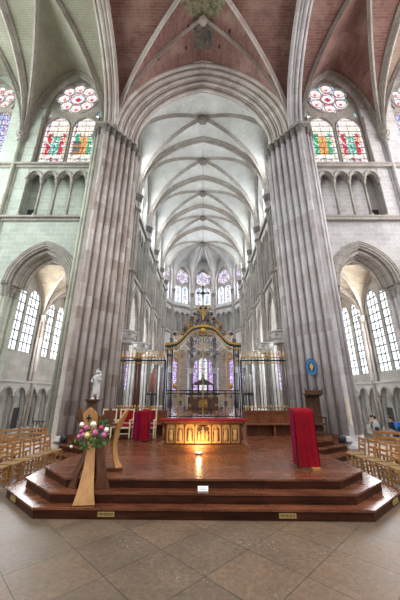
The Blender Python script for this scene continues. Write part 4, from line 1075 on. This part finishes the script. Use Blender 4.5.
# lower panels
scrolls(lambda i, q: (.16 + (i % 7)*.265, 1.2 + .27*(i//7) + .12*((i*3) % 2), q.uniform(.08, .14)), 28, .1, .15, mats=(M_iron, M_gold), thick=.017)
for j, z in enumerate((1.02, 2.15, 2.3)):
    mb = MB(); mb.box(-1.98, 1.98, YS-.03, YS+.03, z, z+.05); mb.build('cross_rail', M_iron, gt)
for i in range(22):
    x = -1.9 + 3.8*i/21
    if min(abs(x-q) for q in (-1.32, 0, 1.32)) < .04: continue
    mb = MB(); mb.cyl(x, YS, CH, 2.3 if i % 2 else 1.05, .013, 5); mb.build('thin_bar', M_iron, gt)
for x in (-1.52, 1.52):
    for s_ in (-.0,):
        mb = MB(); mb.blob((x, YS-.03, 2.55), (.11, .04, .16), 10, 8); mb.build('gilded_rosette', M_gold, gt)
        mb = MB(); mb.blob((x, YS-.03, 4.05), (.10, .04, .10), 10, 8); mb.build('gilded_rosette', M_gold, gt)
mb = MB(); mb.blob((0, YS-.08, 5.6), (.17, .06, .2), 14, 10)
for i in range(10): mb.blob((.22*cos(2*PI*i/10), YS-.07, 5.6+.26*sin(2*PI*i/10)), .045, 6, 4)
mb.build('crowned_shield', M_gold, gt)
mb = MB()
for z, wd in ((6.55, .16), (6.8, .3), (7.05, .42)):
    mb.tube([(x*wd/6, YS, z + .06*abs(sin(x*1.05))) for x in range(-6, 7)], .035, 6)
mb.lathe(0, YS, 5.9, [(.05,0),(.03,.3),(.07,.5),(.03,.7),(.05,1.0),(.02,1.25)], 8); mb.build('crest_finial', M_gold, gt)
mb = MB(); mb.bar((0, YS, 7.1), (0, YS, 8.35), .06); mb.bar((-.33, YS, 7.93), (.33, YS, 7.93), .06)
for x, z in ((-.33, 7.93), (.33, 7.93), (0, 8.35)): mb.blob((x, YS, z), .07, 8, 6)
mb.blob((0, YS, 7.93), (.13, .06, .13), 8, 6); mb.blob((0, YS-.05, 7.7), (.05, .05, .2), 8, 6)
mb.build('crest_cross', M_iron, gt)

# ---- high altar far behind the gate
ha = empty('high_altar', (0, 33, CH), 'dark high altar with a canopy seen through the gate', 'altar')
mb = MB(); mb.box(-1.7, 1.7, 32.6, 34, CH, 1.9); mb.build('table', M_throne, ha)
mb = MB(); mb.box(-1.9, 1.9, 32.4, 34.2, 2.1, 2.25); mb.build('table_top', M_black, ha)
mb = MB()
for x in (-1.2, -.5, .5, 1.2): mb.cyl(x, 33.6, 2.2, 3.25, .08, 8)
mb.build('canopy_column', M_throne, ha)
mb = MB(); mb.add([(-1.35,33,3.2),(1.35,33,3.2),(1.35,34,3.2),(-1.35,34,3.2),(-.4,33.3,3.75),(.4,33.3,3.75),(.4,33.8,3.75),(-.4,33.8,3.75)], [(0,1,5,4),(1,2,6,5),(2,3,7,6),(3,0,4,7),(4,5,6,7),(0,3,2,1)]); mb.build('canopy', M_black, ha)
mb = MB(); mb.lathe(0, 33.5, 3.7, [(.26,0),(.18,.25),(.1,.4),(.14,.6),(.05,.8)], 10); mb.build('canopy_finial', M_black, ha)

# ---- statue on its pedestal, small posy
sp = empty('statue_pedestal', (-4.72, 12.55, CH), 'dark wooden pedestal in front of the left pillar', 'pedestal')
mb = MB(); mb.box(-4.93, -4.47, 12.33, 12.78, CH, CH+.12); mb.build('foot', M_throne, sp)
mb = MB(); mb.box(-4.86, -4.54, 12.4, 12.7, CH+.12, 1.82); mb.build('shaft', M_throne, sp)
mb = MB(); mb.box(-4.92, -4.48, 12.34, 12.76, 1.82, 1.87); mb.box(-4.98, -4.42, 12.3, 12.8, 1.87, 1.93); mb.build('top', M_throne, sp)
sm = empty('standing_statue', (-4.66, 12.58, 1.93), 'white stone statue of a robed figure holding a child on the pedestal', 'statue')
mb = MB(); P = [(.17,0),(.16,.04),(.13,.06),(.15,.12),(.135,.45),(.12,.68),(.14,.82),(.155,.93),(.10,.99),(.05,1.03)]
n = 20; vs = []
for j, (r, h) in enumerate(P):
    sw = .03*sin(h*3.2)
    for i in range(n):
        a = 2*PI*i/n; q = 1 + (.09*cos(5*a+h*2) if 2 < j < 8 else 0); vs.append((-4.66+sw+r*q*cos(a)*1.1, 12.58+r*q*sin(a)*.85, 1.93+h))
mb.add(vs, [(j*n+i, j*n+(i+1)%n, (j+1)*n+(i+1)%n, (j+1)*n+i) for j in range(len(P)-1) for i in range(n)], True); mb.build('robe', M_white, sm)
mb = MB(); mb.blob((-4.67, 12.56, 3.06), (.07, .075, .09), 12, 10); mb.blob((-4.67, 12.60, 3.09), (.082, .08, .09), 10, 8); mb.blob((-4.67, 12.485, 3.05), (.012,.02,.02), 6, 4)
mb.lathe(-4.67, 12.58, 3.14, [(.06,0),(.075,.06),(.06,.03)], 8, .2, 4); mb.build('head', M_white, sm)
mb = MB(); mb.tube([(-4.81,12.56,2.84),(-4.86,12.47,2.66),(-4.74,12.40,2.62)], .04, 8); mb.build('arm', M_white, sm); mb = MB(); mb.tube([(-4.51,12.56,2.84),(-4.46,12.48,2.68),(-4.5,12.38,2.78)], .04, 8); mb.build('arm', M_white, sm)
mb = MB(); mb.blob((-4.48, 12.42, 2.9), (.07,.06,.11), 8, 6); mb.blob((-4.48, 12.41, 3.04), .05, 8, 6); mb.tube([(-4.5,12.4,2.82),(-4.47,12.36,2.7)], .03, 6); mb.build('child', M_white, sm)
fp = empty('small_posy', (-4.58, 12.36, 1.93), 'little bunch of pink flowers at the statue foot', 'flowers')
mb = MB()
for i in range(40):
    a = r_.uniform(0, 2*PI); c = Vector((-4.55+.12*r_.random()*cos(a), 12.36+.05*sin(a), 1.97+.14*r_.random())); d = Vector((r_.uniform(-1,1), r_.uniform(-1,0), r_.uniform(-.2,1))).normalized()*.07; s_ = Vector((.015,.015,.01)); mb.add([c, c+d*.5+s_, c+d, c+d*.5-s_], [(0,1,2,3)])
mb.cyl(-4.55, 12.37, 1.93, 2.0, .05, 10); mb.build('foliage', M_leaf, fp)
for x, z, m_ in ((-4.6,2.11,M_fmag),(-4.5,2.13,M_fpink),(-4.54,2.05,M_fmag),(-4.46,2.06,M_fwhite)):
    mb = MB(); mb.blob((x, 12.30, z), .035, 8, 6); mb.blob((x+.01, 12.28, z+.01), .022, 6, 5); mb.build('bloom', m_, fp)

# ---- throne, medallion, staff at the right pillar
th = empty('choir_stall', (4.8, 12.55, CH), 'dark carved wooden throne with a cornice against the right pillar', 'chair')
mb = MB(); mb.box(4.47, 5.1, 12.78, 12.84, CH, 2.12)
mb.build('back_panel', M_throne, th)
mb = MB(); mb.box(4.40, 5.18, 12.55, 12.88, 2.12, 2.17); mb.box(4.44, 5.14, 12.6, 12.86, 2.06, 2.12); mb.box(4.40, 5.18, 12.5, 12.55, 2.12, 2.3)
for x in (4.42, 4.6, 4.79, 4.98, 5.16): mb.lathe(x, 12.53, 2.28, [(.03,0),(.02,.04),(.03,.08),(.005,.14)], 6)
mb.build('cornice', M_throne, th)
for i in range(3):
    a = 4.5 + .19*i; mb = MB(); mb.slab([(a, 1.25), (a+.17, 1.25), (a+.17, 1.98), (a, 1.98)], [opening(a+.085, .055, 1.32, 1.78, .11, 6)], (0, 12.75, 0), (1,0,0), (0,0,1), (0,1,0), .03); mb.build('back_tracery', M_throne, th)
mb = MB(); mb.box(4.47, 5.1, 12.35, 12.8, .93, .99); mb.build('seat', M_throne, th)
for x in (4.47, 5.05):
    mb = MB(); mb.box(x, x+.05, 12.33, 12.8, 1.18, 1.23); mb.box(x, x+.05, 12.33, 12.38, CH, 1.18); mb.box(x, x+.05, 12.74, 12.8, CH, 1.2); mb.build('arm_frame', M_throne, th)
mb = MB(); mb.box(4.5, 5.07, 12.4, 12.44, CH+.1, CH+.16); mb.build('stretcher', M_throne, th)
md = empty('oval_plaque', (5.16, 13.3, 3.36), 'bright blue oval coat of arms plaque hung on the right pillar', 'plaque')
fr = Vector((-.64, -.77, 0)); uu = Vector((.77, -.64, 0))
mc = Vector((5.14, 13.38, 3.36)); uu = Vector((1, -.15, 0)).normalized(); ff = Vector((-.15, -1, 0)).normalized()
def oval(a, b, o, th_): 
    mb = MB(); pts = [(a*cos(2*PI*i/32), b*sin(2*PI*i/32)) for i in range(32)]; mb.slab(pts, [], tuple(mc + ff*o), tuple(uu), (0,0,1), tuple(ff), th_); return mb
oval(.235, .37, 0, .03).build('blue_field', M_blue, md)
mb = MB(); mb.tube([tuple(mc + ff*.03 + uu*(.235*cos(2*PI*i/32)) + Vector((0,0,.37*sin(2*PI*i/32)))) for i in range(33)], .022, 6); mb.build('rim', plain('dark_blue_rim', (.02,.10,.28)), md)
mb = oval(.15, .25, .03, .012); mb.build('dark_oval', plain('navy_enamel', (.015,.03,.10), .4), md)
mb = MB()
mb.slab([(-.08,.09),(.08,.09),(.08,-.03),(0,-.13),(-.08,-.03)], [], tuple(mc+ff*.045), tuple(uu), (0,0,1), tuple(ff), .012)
for k_ in (-.12, -.17): mb.blob(mc+ff*.05+uu*0+Vector((0,0,k_)), (.05,.01,.018), 8, 5)
mb.slab([(-.06,.11),(.06,.11),(.03,.19),(0,.15),(-.03,.19)], [], tuple(mc+ff*.045), tuple(uu), (0,0,1), tuple(ff), .012); mb.build('gold_arms', plain('old_gold_paint', (.55,.42,.12), .4), md)
mb = MB(); mb.bar((6.23, 12.62, .95), (6.21, 12.66, 2.0), .09, .06); mb.bar((6.23, 12.60, .9), (6.23, 12.60, .98), .12, .08)
tag(mb.build('wooden_staff', plain('pale_ash_wood', (.62,.52,.36), .5)), 'pale wooden strip fixed upright to the outer side of the right pillar', 'pole')
for x, y, z, lab in ((-5.36, 11.75, .35, 'small black floor spotlight beside the left wooden side steps'), (5.36, 11.75, .35, 'small black floor spotlight on the right wooden side steps')):
    t = empty('floor_spotlight', (x, y, z), lab, 'spotlight', 'floor spotlights')
    mb = MB(); mb.box(x-.13, x+.13, y-.1, y+.1, z, z+.03); mb.build('base', M_black, t)
    mb = MB(); mb.lathe(x, y, z+.05, [(.10,0),(.13,.06),(.12,.2),(.07,.27)], 12); mb.build('lamp_head', M_black, t)
    mb = MB(); mb.bar((x-.14,y,z), (x-.14,y,z+.2), .02); mb.bar((x+.14,y,z), (x+.14,y,z+.2), .02); mb.build('bracket', M_black, t)

# ---- rush seated chairs
def rush_chair():
    t = empty('rush_seated_chair', (0,0,0), '', 'chair')
    for y in (-.165, .165):
        mb = MB(); mb.bar((.19, y, 0), (.19, y, .46), .035); mb.build('leg', M_chairw, t)
        mb = MB(); mb.bar((-.19, y, 0), (-.19, y, .45), .035); mb.bar((-.19, y, .45), (-.25, y, .90), .035); mb.build('rear_post', M_chairw, t)
    mb = MB(); mb.box(-.20, .21, -.175, .175, .44, .475); mb.build('seat', M_straw, t)
    for z in (.58, .70, .85):
        mb = MB(); x = -.19 - (z-.45)*.133; mb.box(x-.01, x+.012, -.165, .165, z-.025, z+.035); mb.build('back_slat', M_chairw, t)
    for z in (.16, .30):
        mb = MB()
        for y in (-.165, .165): mb.bar((-.19, y, z), (.19, y, z), .022)
        mb.bar((.19, -.165, z+.03), (.19, .165, z+.03), .022); mb.build('stretcher', M_chairw, t)
    return t
proto = rush_chair(); first = True
rows = [(-4.72, 9.72, 'farthest from the camera'), (-4.78, 9.27, 'second from the far end'), (-4.82, 8.83, 'third from the far end'), (-4.86, 8.40, 'fourth from the far end'), (-4.92, 7.97, 'fifth from the far end'), (-4.97, 7.54, 'nearest to the camera')]
rr = [(4.52, 9.18, 'farthest from the camera'), (4.56, 8.73, 'second from the far end'), (4.60, 8.28, 'third from the far end'), (4.64, 7.84, 'fourth from the far end'), (4.68, 7.42, 'nearest to the camera')]
allc = []
def put(x, y, rz, label, group):
    global first
    t = proto if first else copy_tree(proto); first = False
    t.location = (x, y, 0); t.rotation_euler = (0, 0, rz); t['label'] = label; t['group'] = group
for x, y, s_ in rows: put(x, y, random.uniform(-.04,.04), 'rush seated chair in the front left row, %s' % s_, 'rush seated chairs in the front left row')
for x, y, s_ in rr: put(x, y, PI+random.uniform(-.04,.04), 'rush seated chair in the front right row, %s' % s_, 'rush seated chairs in the front right row')
sec = ['farthest', 'second', 'third', 'fourth', 'fifth']
for i in range(4): put(-5.62-.04*i, 9.35-.47*i, random.uniform(-.05,.05), 'wooden chair in the second left row, %s from the camera end' % ['fourth', 'third', 'second', 'first'][i], 'second row of chairs on the left')
for i in range(4): put(5.45+.04*i, 8.9-.47*i, PI+random.uniform(-.05,.05), 'wooden chair in the second right row, %s from the camera end' % ['fourth', 'third', 'second', 'first'][i], 'second row of chairs on the right')
# long benches with slatted backs
def pew(x, y, L, rz, label):
    t = empty('slat_back_bench', (0,0,0), label, 'bench', 'slat backed benches')
    for e in (-L/2, L/2):
        mb = MB(); mb.bar((-.2, e, 0), (-.26, e, .95), .05); mb.bar((.2, e, 0), (.2, e, .45), .05); mb.bar((-.22, e, .44), (.2, e, .44), .05); mb.build('end_frame', M_chairw, t)
    mb = MB(); mb.box(-.2, .22, -L/2, L/2, .43, .47); mb.build('seat', M_chairw, t)
    for z in (.62, .77, .92):
        mb = MB(); mb.box(-.27, -.24, -L/2, L/2, z-.045, z+.03); mb.build('back_slat', M_chairw, t)
    t.location = (x, y, 0); t.rotation_euler = (0, 0, rz); return t
pew(-6.3, 10.75, 1.5, -PI/2+.75, 'slatted wooden bench behind the chairs near the left pillar')
pew(-7.6, 10.2, 1.5, -PI/2+.75, 'slatted wooden bench farther left, cut by the picture edge')
pew(6.3, 9.6, 1.7, PI*1.5-.75, 'slatted wooden bench behind the chairs on the right')
# iron railing in the left aisle and candle-like stands
rl = empty('iron_railing', (-8.6, 16.3, ZF), 'low black iron railing in the left aisle behind the chairs', 'railing')
mb = MB(); mb.bar((-9.2, 16.3, ZF+1.35), (-7.9, 16.3, ZF+1.35), .04); mb.bar((-9.2, 16.3, ZF+.2), (-7.9, 16.3, ZF+.2), .04); mb.build('rail', M_iron, rl)
for i in range(9):
    mb = MB(); mb.bar((-9.2+1.3*i/8, 16.3, ZF), (-9.2+1.3*i/8, 16.3, ZF+1.35), .03); mb.build('bar', M_iron, rl)
mb = MB()
for i in range(8): mb.tube([(-9.12+1.3*i/8+.06*cos(a*PI/6), 16.3, ZF+.9+.09*sin(a*PI/6)) for a in range(13)], .015, 5)
mb.build('scroll', M_iron, rl)

# ---- stands seen through the fence
for x, y, m_, lab in ((-3.25, 18.5, plain('faded_red_banner', (.45,.14,.10), .8), 'faded red draped figure on a stand behind the left fence'), (2.9, 18.5, M_white, 'white lantern shaped reliquary on a dark stand behind the right fence')):
    t = empty('processional_stand', (x, y, CH), lab, 'stand')
    mb = MB(); mb.cyl(x, y, CH-.02, 2.7, .05, 8)
    for s_ in (-.28, -.1, .1, .28): mb.cyl(x+s_, y+.1, CH, 2.2, .03, 6)
    mb.box(x-.32, x+.32, y-.1, y+.2, 2.1, 2.2); mb.build('support', M_iron, t)
    mb = MB(); mb.lathe(x, y, 2.25, [(.12,0),(.2,.1),(.16,.6),(.24,.8),(.2,1.0),(.08,1.25),(.03,1.5)], 12, .12, 4); mb.build('figure', m_, t)
ch = empty('bishop_chair', (-4.0, 17.8, CH), 'tall dark wooden canopied stall behind the left fence', 'chair')
mb = MB(); mb.box(-4.3, -3.9, 17.9, 18.0, CH, 4.2); mb.build('back_panel', M_panelw, ch)
mb = MB(); mb.box(-4.36, -3.84, 17.4, 18.0, 4.2, 4.3); mb.build('canopy', M_panelw, ch)
mb = MB(); mb.box(-4.3, -3.9, 17.45, 17.9, 1.0, 1.07); mb.box(-4.3, -4.25, 17.45, 17.9, CH, 1.4); mb.box(-3.95, -3.9, 17.45, 17.9, CH, 1.4); mb.build('seat', M_panelw, ch)
# carved relief plaque on the right aisle wall
mb = MB(); mb.slab([(-.22,0),(.22,.1),(.25,1.3),(0,1.8),(-.25,1.3)], [], (12.08, 17.4, 1.0), (0,1,0), (0,0,1), (-1,0,0), .05)
tag(mb.build('carved_plaque', plain('tan_wood_relief', (.42,.30,.17), .7)), 'tan carved wooden relief hung low on the right aisle wall', 'plaque')
# hanging rod in the choir vault
mb = MB(); mb.cyl(0, 19.9, 13.0, 24.2, .015, 5); tag(mb.build('hanging_chain', M_iron), 'thin dark chain hanging from the choir vault above the gate', 'chain')

# ---- three visitors in the right aisle
def person(loc, rz, label, top_mat, leg_mat, lean=.15, seed=0, shorts=True):
    t = empty('person', (0,0,0), label, 'person')
    def skin(verts, edges, rad, name, mat, parent, sub=2):
        me = bpy.data.meshes.new(name); me.from_pydata(verts, edges, []); bm = bmesh.new(); bm.from_mesh(me); L = bm.verts.layers.skin.verify(); bm.verts.ensure_lookup_table()
        for i, v in enumerate(bm.verts): v[L].radius = rad[i] if isinstance(rad[i], tuple) else (rad[i], rad[i]); v[L].use_root = (i == 0)
        bm.to_mesh(me); bm.free(); o = bpy.data.objects.new(name, me); COL.objects.link(o); o.parent = parent
        me.materials.append(mat); m = o.modifiers.new('s', 'SKIN'); m.use_smooth_shade = True; o.modifiers.new('ss', 'SUBSURF').levels = sub; o.modifiers['ss'].render_levels = sub; return o
    l = lean
    V = [(0,0,.92),(0,l*.4,1.12),(0,l*.8,1.36),(0,l*1.05,1.46),(0,l*1.2,1.52),(0,l*1.35,1.60),(0,l*1.35,1.68),
         (-.1,0,.86),(-.11,.02,.48),(-.11,-.03,.08),(-.12,.1,.03),(.1,0,.86),(.11,.04,.48),(.12,-.02,.08),(.13,.12,.03),
         (-.19,l*.8,1.38),(-.24,l*.5,1.10),(-.2,l+.14,.96),(.19,l*.8,1.38),(.25,l*.5,1.10),(.2,l+.16,.98)]
    E_ = [(0,1),(1,2),(2,3),(3,4),(4,5),(5,6),(0,7),(7,8),(8,9),(9,10),(0,11),(11,12),(12,13),(13,14),(2,15),(15,16),(16,17),(2,18),(18,19),(19,20)]
    R_ = [(.15,.11),(.14,.10),(.16,.11),.07,.055,(.078,.095),(.065,.08),.09,.06,.04,.035,.09,.06,.04,.035,.06,.045,.033,.06,.045,.033]
    b = skin(V, E_, R_, 'body', M_skin, t)
    for sx_ in (-1, 1):  # hands with fingers
        hx, hy, hz = sx_*.2, l+.15, .96
        mb = MB(); mb.blob((hx, hy+.045, hz-.01), (.035,.045,.018), 8, 6)
        for f in range(4): mb.tube([(hx-.026+.017*f, hy+.07, hz-.01), (hx-.028+.018*f, hy+.11+.008*(f in (1,2)), hz-.02), (hx-.028+.018*f, hy+.125+.01*(f in (1,2)), hz-.05)], .008, 6)
        mb.tube([(hx-sx_*.03, hy+.03, hz), (hx-sx_*.055, hy+.06, hz-.01), (hx-sx_*.055, hy+.085, hz-.025)], .009, 6); mb.build('hand', M_skin, t)
    skin([V[0],V[1],V[2],V[15],V[16],V[18],V[19],(0,l*.95,1.42)], [(0,1),(1,2),(2,3),(3,4),(2,5),(5,6),(2,7)], [(.165,.125),(.16,.12),(.18,.13),.075,.06,.075,.06,.08], 'shirt', top_mat, t)
    k = (.10,.5) if shorts else (.03,.1)
    skin([(0,0,.93),V[7],(-.11,.02,k[1]),V[11],(.11,.03,k[1])], [(0,1),(1,2),(0,3),(3,4)], [(.165,.12),.105,.085,.105,.085], 'shorts' if shorts else 'trousers', leg_mat, t)
    mb = MB(); c = (0, l*1.35, 1.66); mb.blob((c[0], c[1]-.03, c[2]+.025), (.092, .10, .09), 10, 8); mb.build('hair', M_hair, t)
    mb = MB()
    for sx_ in (-1, 1): mb.blob((sx_*.03, l*1.35+.088, 1.635), .009, 6, 5)
    mb.build('eye', M_hair, t)
    mb = MB(); mb.blob((0, l*1.35+.10, 1.61), (.012,.02,.022), 6, 5); mb.blob((-.082, l*1.35, 1.62), (.012,.022,.032), 6, 5); mb.blob((.082, l*1.35, 1.62), (.012,.022,.032), 6, 5); mb.build('nose', M_skin, t)
    for sx_ in (-1, 1):
        mb = MB(); mb.blob((sx_*.125, .05, .035), (.05,.13,.04), 8, 6); mb.build('shoe', M_black, t)
    s_ = .93; t.scale = (s_, s_, s_); t.location = loc; t.rotation_euler = (0,0,rz); return t
def backpack(loc, rz, m_, label):
    t = empty('backpack', (0,0,0), label, 'backpack')
    mb = MB(); n = 12
    mb.lathe(0, 0, 0, [(.10,0),(.155,.05),(.165,.25),(.15,.42),(.08,.5),(.02,.52)], 12); 
    mb.v = [(x, y*.68, z) for x, y, z in mb.v]; mb.build('main_bag', m_, t)
    mb = MB(); mb.blob((0,-.10,.16), (.11,.05,.12), 10, 8); mb.build('front_pocket', M_black, t)
    for s_ in (-1, 1):
        mb = MB(); mb.tube([(s_*.09,.08,.45),(s_*.12,.20,.50),(s_*.13,.29,.36),(s_*.11,.24,.16),(s_*.09,.09,.06)], .018, 6); mb.build('strap', M_black, t)
    t.location = loc; t.rotation_euler = (0,0,rz)
    return t
M_greentop = plain('olive_shirt', (.12,.13,.08), .9)
PX = ((9.15, 15.9, -.5, M_greentop, M_khaki, 'person in khaki shorts and dark top at the far right aisle, leftmost of three', M_greybag, 'grey backpack worn by the person in khaki shorts'),
      (9.6, 16.75, .3, plain('beige_shirt', (.45,.38,.30), .9), M_navy, 'person in beige top half hidden between the other two visitors', None, ''),
      (10.1, 15.9, .2, M_navy, M_navy, 'person in dark clothes at the far right above the chairs', M_bluebag, 'bright blue backpack worn by the person in dark clothes'))
for x, y, rz, a, b_, lab, bag, lab2 in PX:
    person((x, y, ZF), rz, lab, a, b_, .16)
    if bag: backpack((x + sin(rz)*.21, y - cos(rz)*.21, ZF+.88), rz, bag, lab2)

# ================================================================== LIGHT AND CAMERA
w = bpy.data.worlds.new('World'); bpy.context.scene.world = w; w.use_nodes = True
bg = w.node_tree.nodes['Background']; bg.inputs[1].default_value = 1.0
_t = N(w.node_tree, 'ShaderNodeTexCoord'); _s = N(w.node_tree, 'ShaderNodeSeparateXYZ'); w.node_tree.links.new(_t.outputs['Generated'], _s.inputs[0])
w.node_tree.links.new(ramp(w.node_tree, _s.outputs[2], [(.0, (.16, .155, .15)), (.15, (.34, .34, .34)), (.45, (1.0, 1.02, 1.05)), (.95, (2.3, 2.35, 2.4))]), bg.inputs[0])
def area(name, loc, rot, sx_, sy_, power, col=(1,1,1)):
    l = bpy.data.lights.new(name, 'AREA'); l.shape = 'RECTANGLE'; l.size = sx_; l.size_y = sy_; l.energy = power; l.color = col
    o = bpy.data.objects.new(name, l); COL.objects.link(o); o.location = loc; o.rotation_euler = rot; return o
for sx in (-1, 1):
    for p, q in zip(BY, BY[1:] + [AP[1]]):
        area('clerestory_daylight', (sx*(RA+.35), (p+q)/2, 19.4), (0, sx*PI/2*.86, 0), 4.2, 2.6, 230, (.93, .97, 1))
    for d in (18.8, 22.8, 27, 31.5):
        area('aisle_daylight', (sx*12.5, d, 7.0), (0, sx*PI/2, 0), 4.0, 2.4, 420, (.95, .98, 1))
    area('transept_end_daylight', (sx*17.8, 8.5, 15.5), (0, sx*PI/2, 0), 12, 7, 1400, (.90, 1, .95) if sx < 0 else (1, .97, .98))

for i in range(5):
    m_ = (Vector((*dc[i], 0)) + Vector((*dc[i+1], 0)))/2; v_ = (m_ - Vector((*AP, 0))).normalized(); p_ = m_ - v_*.3
    area('chapel_daylight', (p_.x, p_.y, 5.5), (-v_*-1).to_track_quat('Z', 'Y').to_euler(), 4, 4, 160, (.88, .90, 1))
for i in range(5):
    m_ = (Vector((*dec[i], 0)) + Vector((*dec[i+1], 0)))/2; v_ = (m_ - Vector((*AP, 0))).normalized(); p_ = m_ + v_*.3
    area('apse_daylight', (p_.x, p_.y, 18.9), (v_*1.0).to_track_quat('Z', 'Y').to_euler(), 2.2, 4.5, 110, (.86, .88, 1))
sl = bpy.data.lights.new('altar_uplight', 'SPOT'); sl.energy = 55; sl.color = (1, .62, .26); sl.spot_size = 2.3; sl.spot_blend = .9; sl.shadow_soft_size = .06
so = bpy.data.objects.new('altar_uplight', sl); COL.objects.link(so); so.location = (-.12, 8.74, .64); so.rotation_euler = (PI/2+.35, 0, 0)
pl = bpy.data.lights.new('altar_lamp_spill', 'POINT'); pl.energy = 7; pl.color = (1, .66, .32); pl.shadow_soft_size = .05
po = bpy.data.objects.new('altar_lamp_spill', pl); COL.objects.link(po); po.location = (-.12, 8.62, .68)
cam = bpy.data.cameras.new('Camera'); co = bpy.data.objects.new('Camera', cam); COL.objects.link(co)
co.location = (0, 0, 2.1); TH = math.atan(95/275.); co.rotation_euler = (PI/2 + TH, 0, 0)
cam.sensor_fit = 'VERTICAL'; cam.sensor_height = 36; cam.lens = 275/600*36; cam.shift_x = -3/600
cam.clip_end = 300
sc = bpy.context.scene; sc.camera = co
sc.view_settings.view_transform = 'Standard'; sc.view_settings.look = 'None'; sc.view_settings.gamma = 1; sc.view_settings.use_curve_mapping = False
sc.view_settings.exposure = 0.72
sc.cycles.use_denoising = True; sc.cycles.max_bounces = 8; sc.cycles.diffuse_bounces = 3

for o in COL.objects:
    if '_o' in o.keys(): del o['_o']
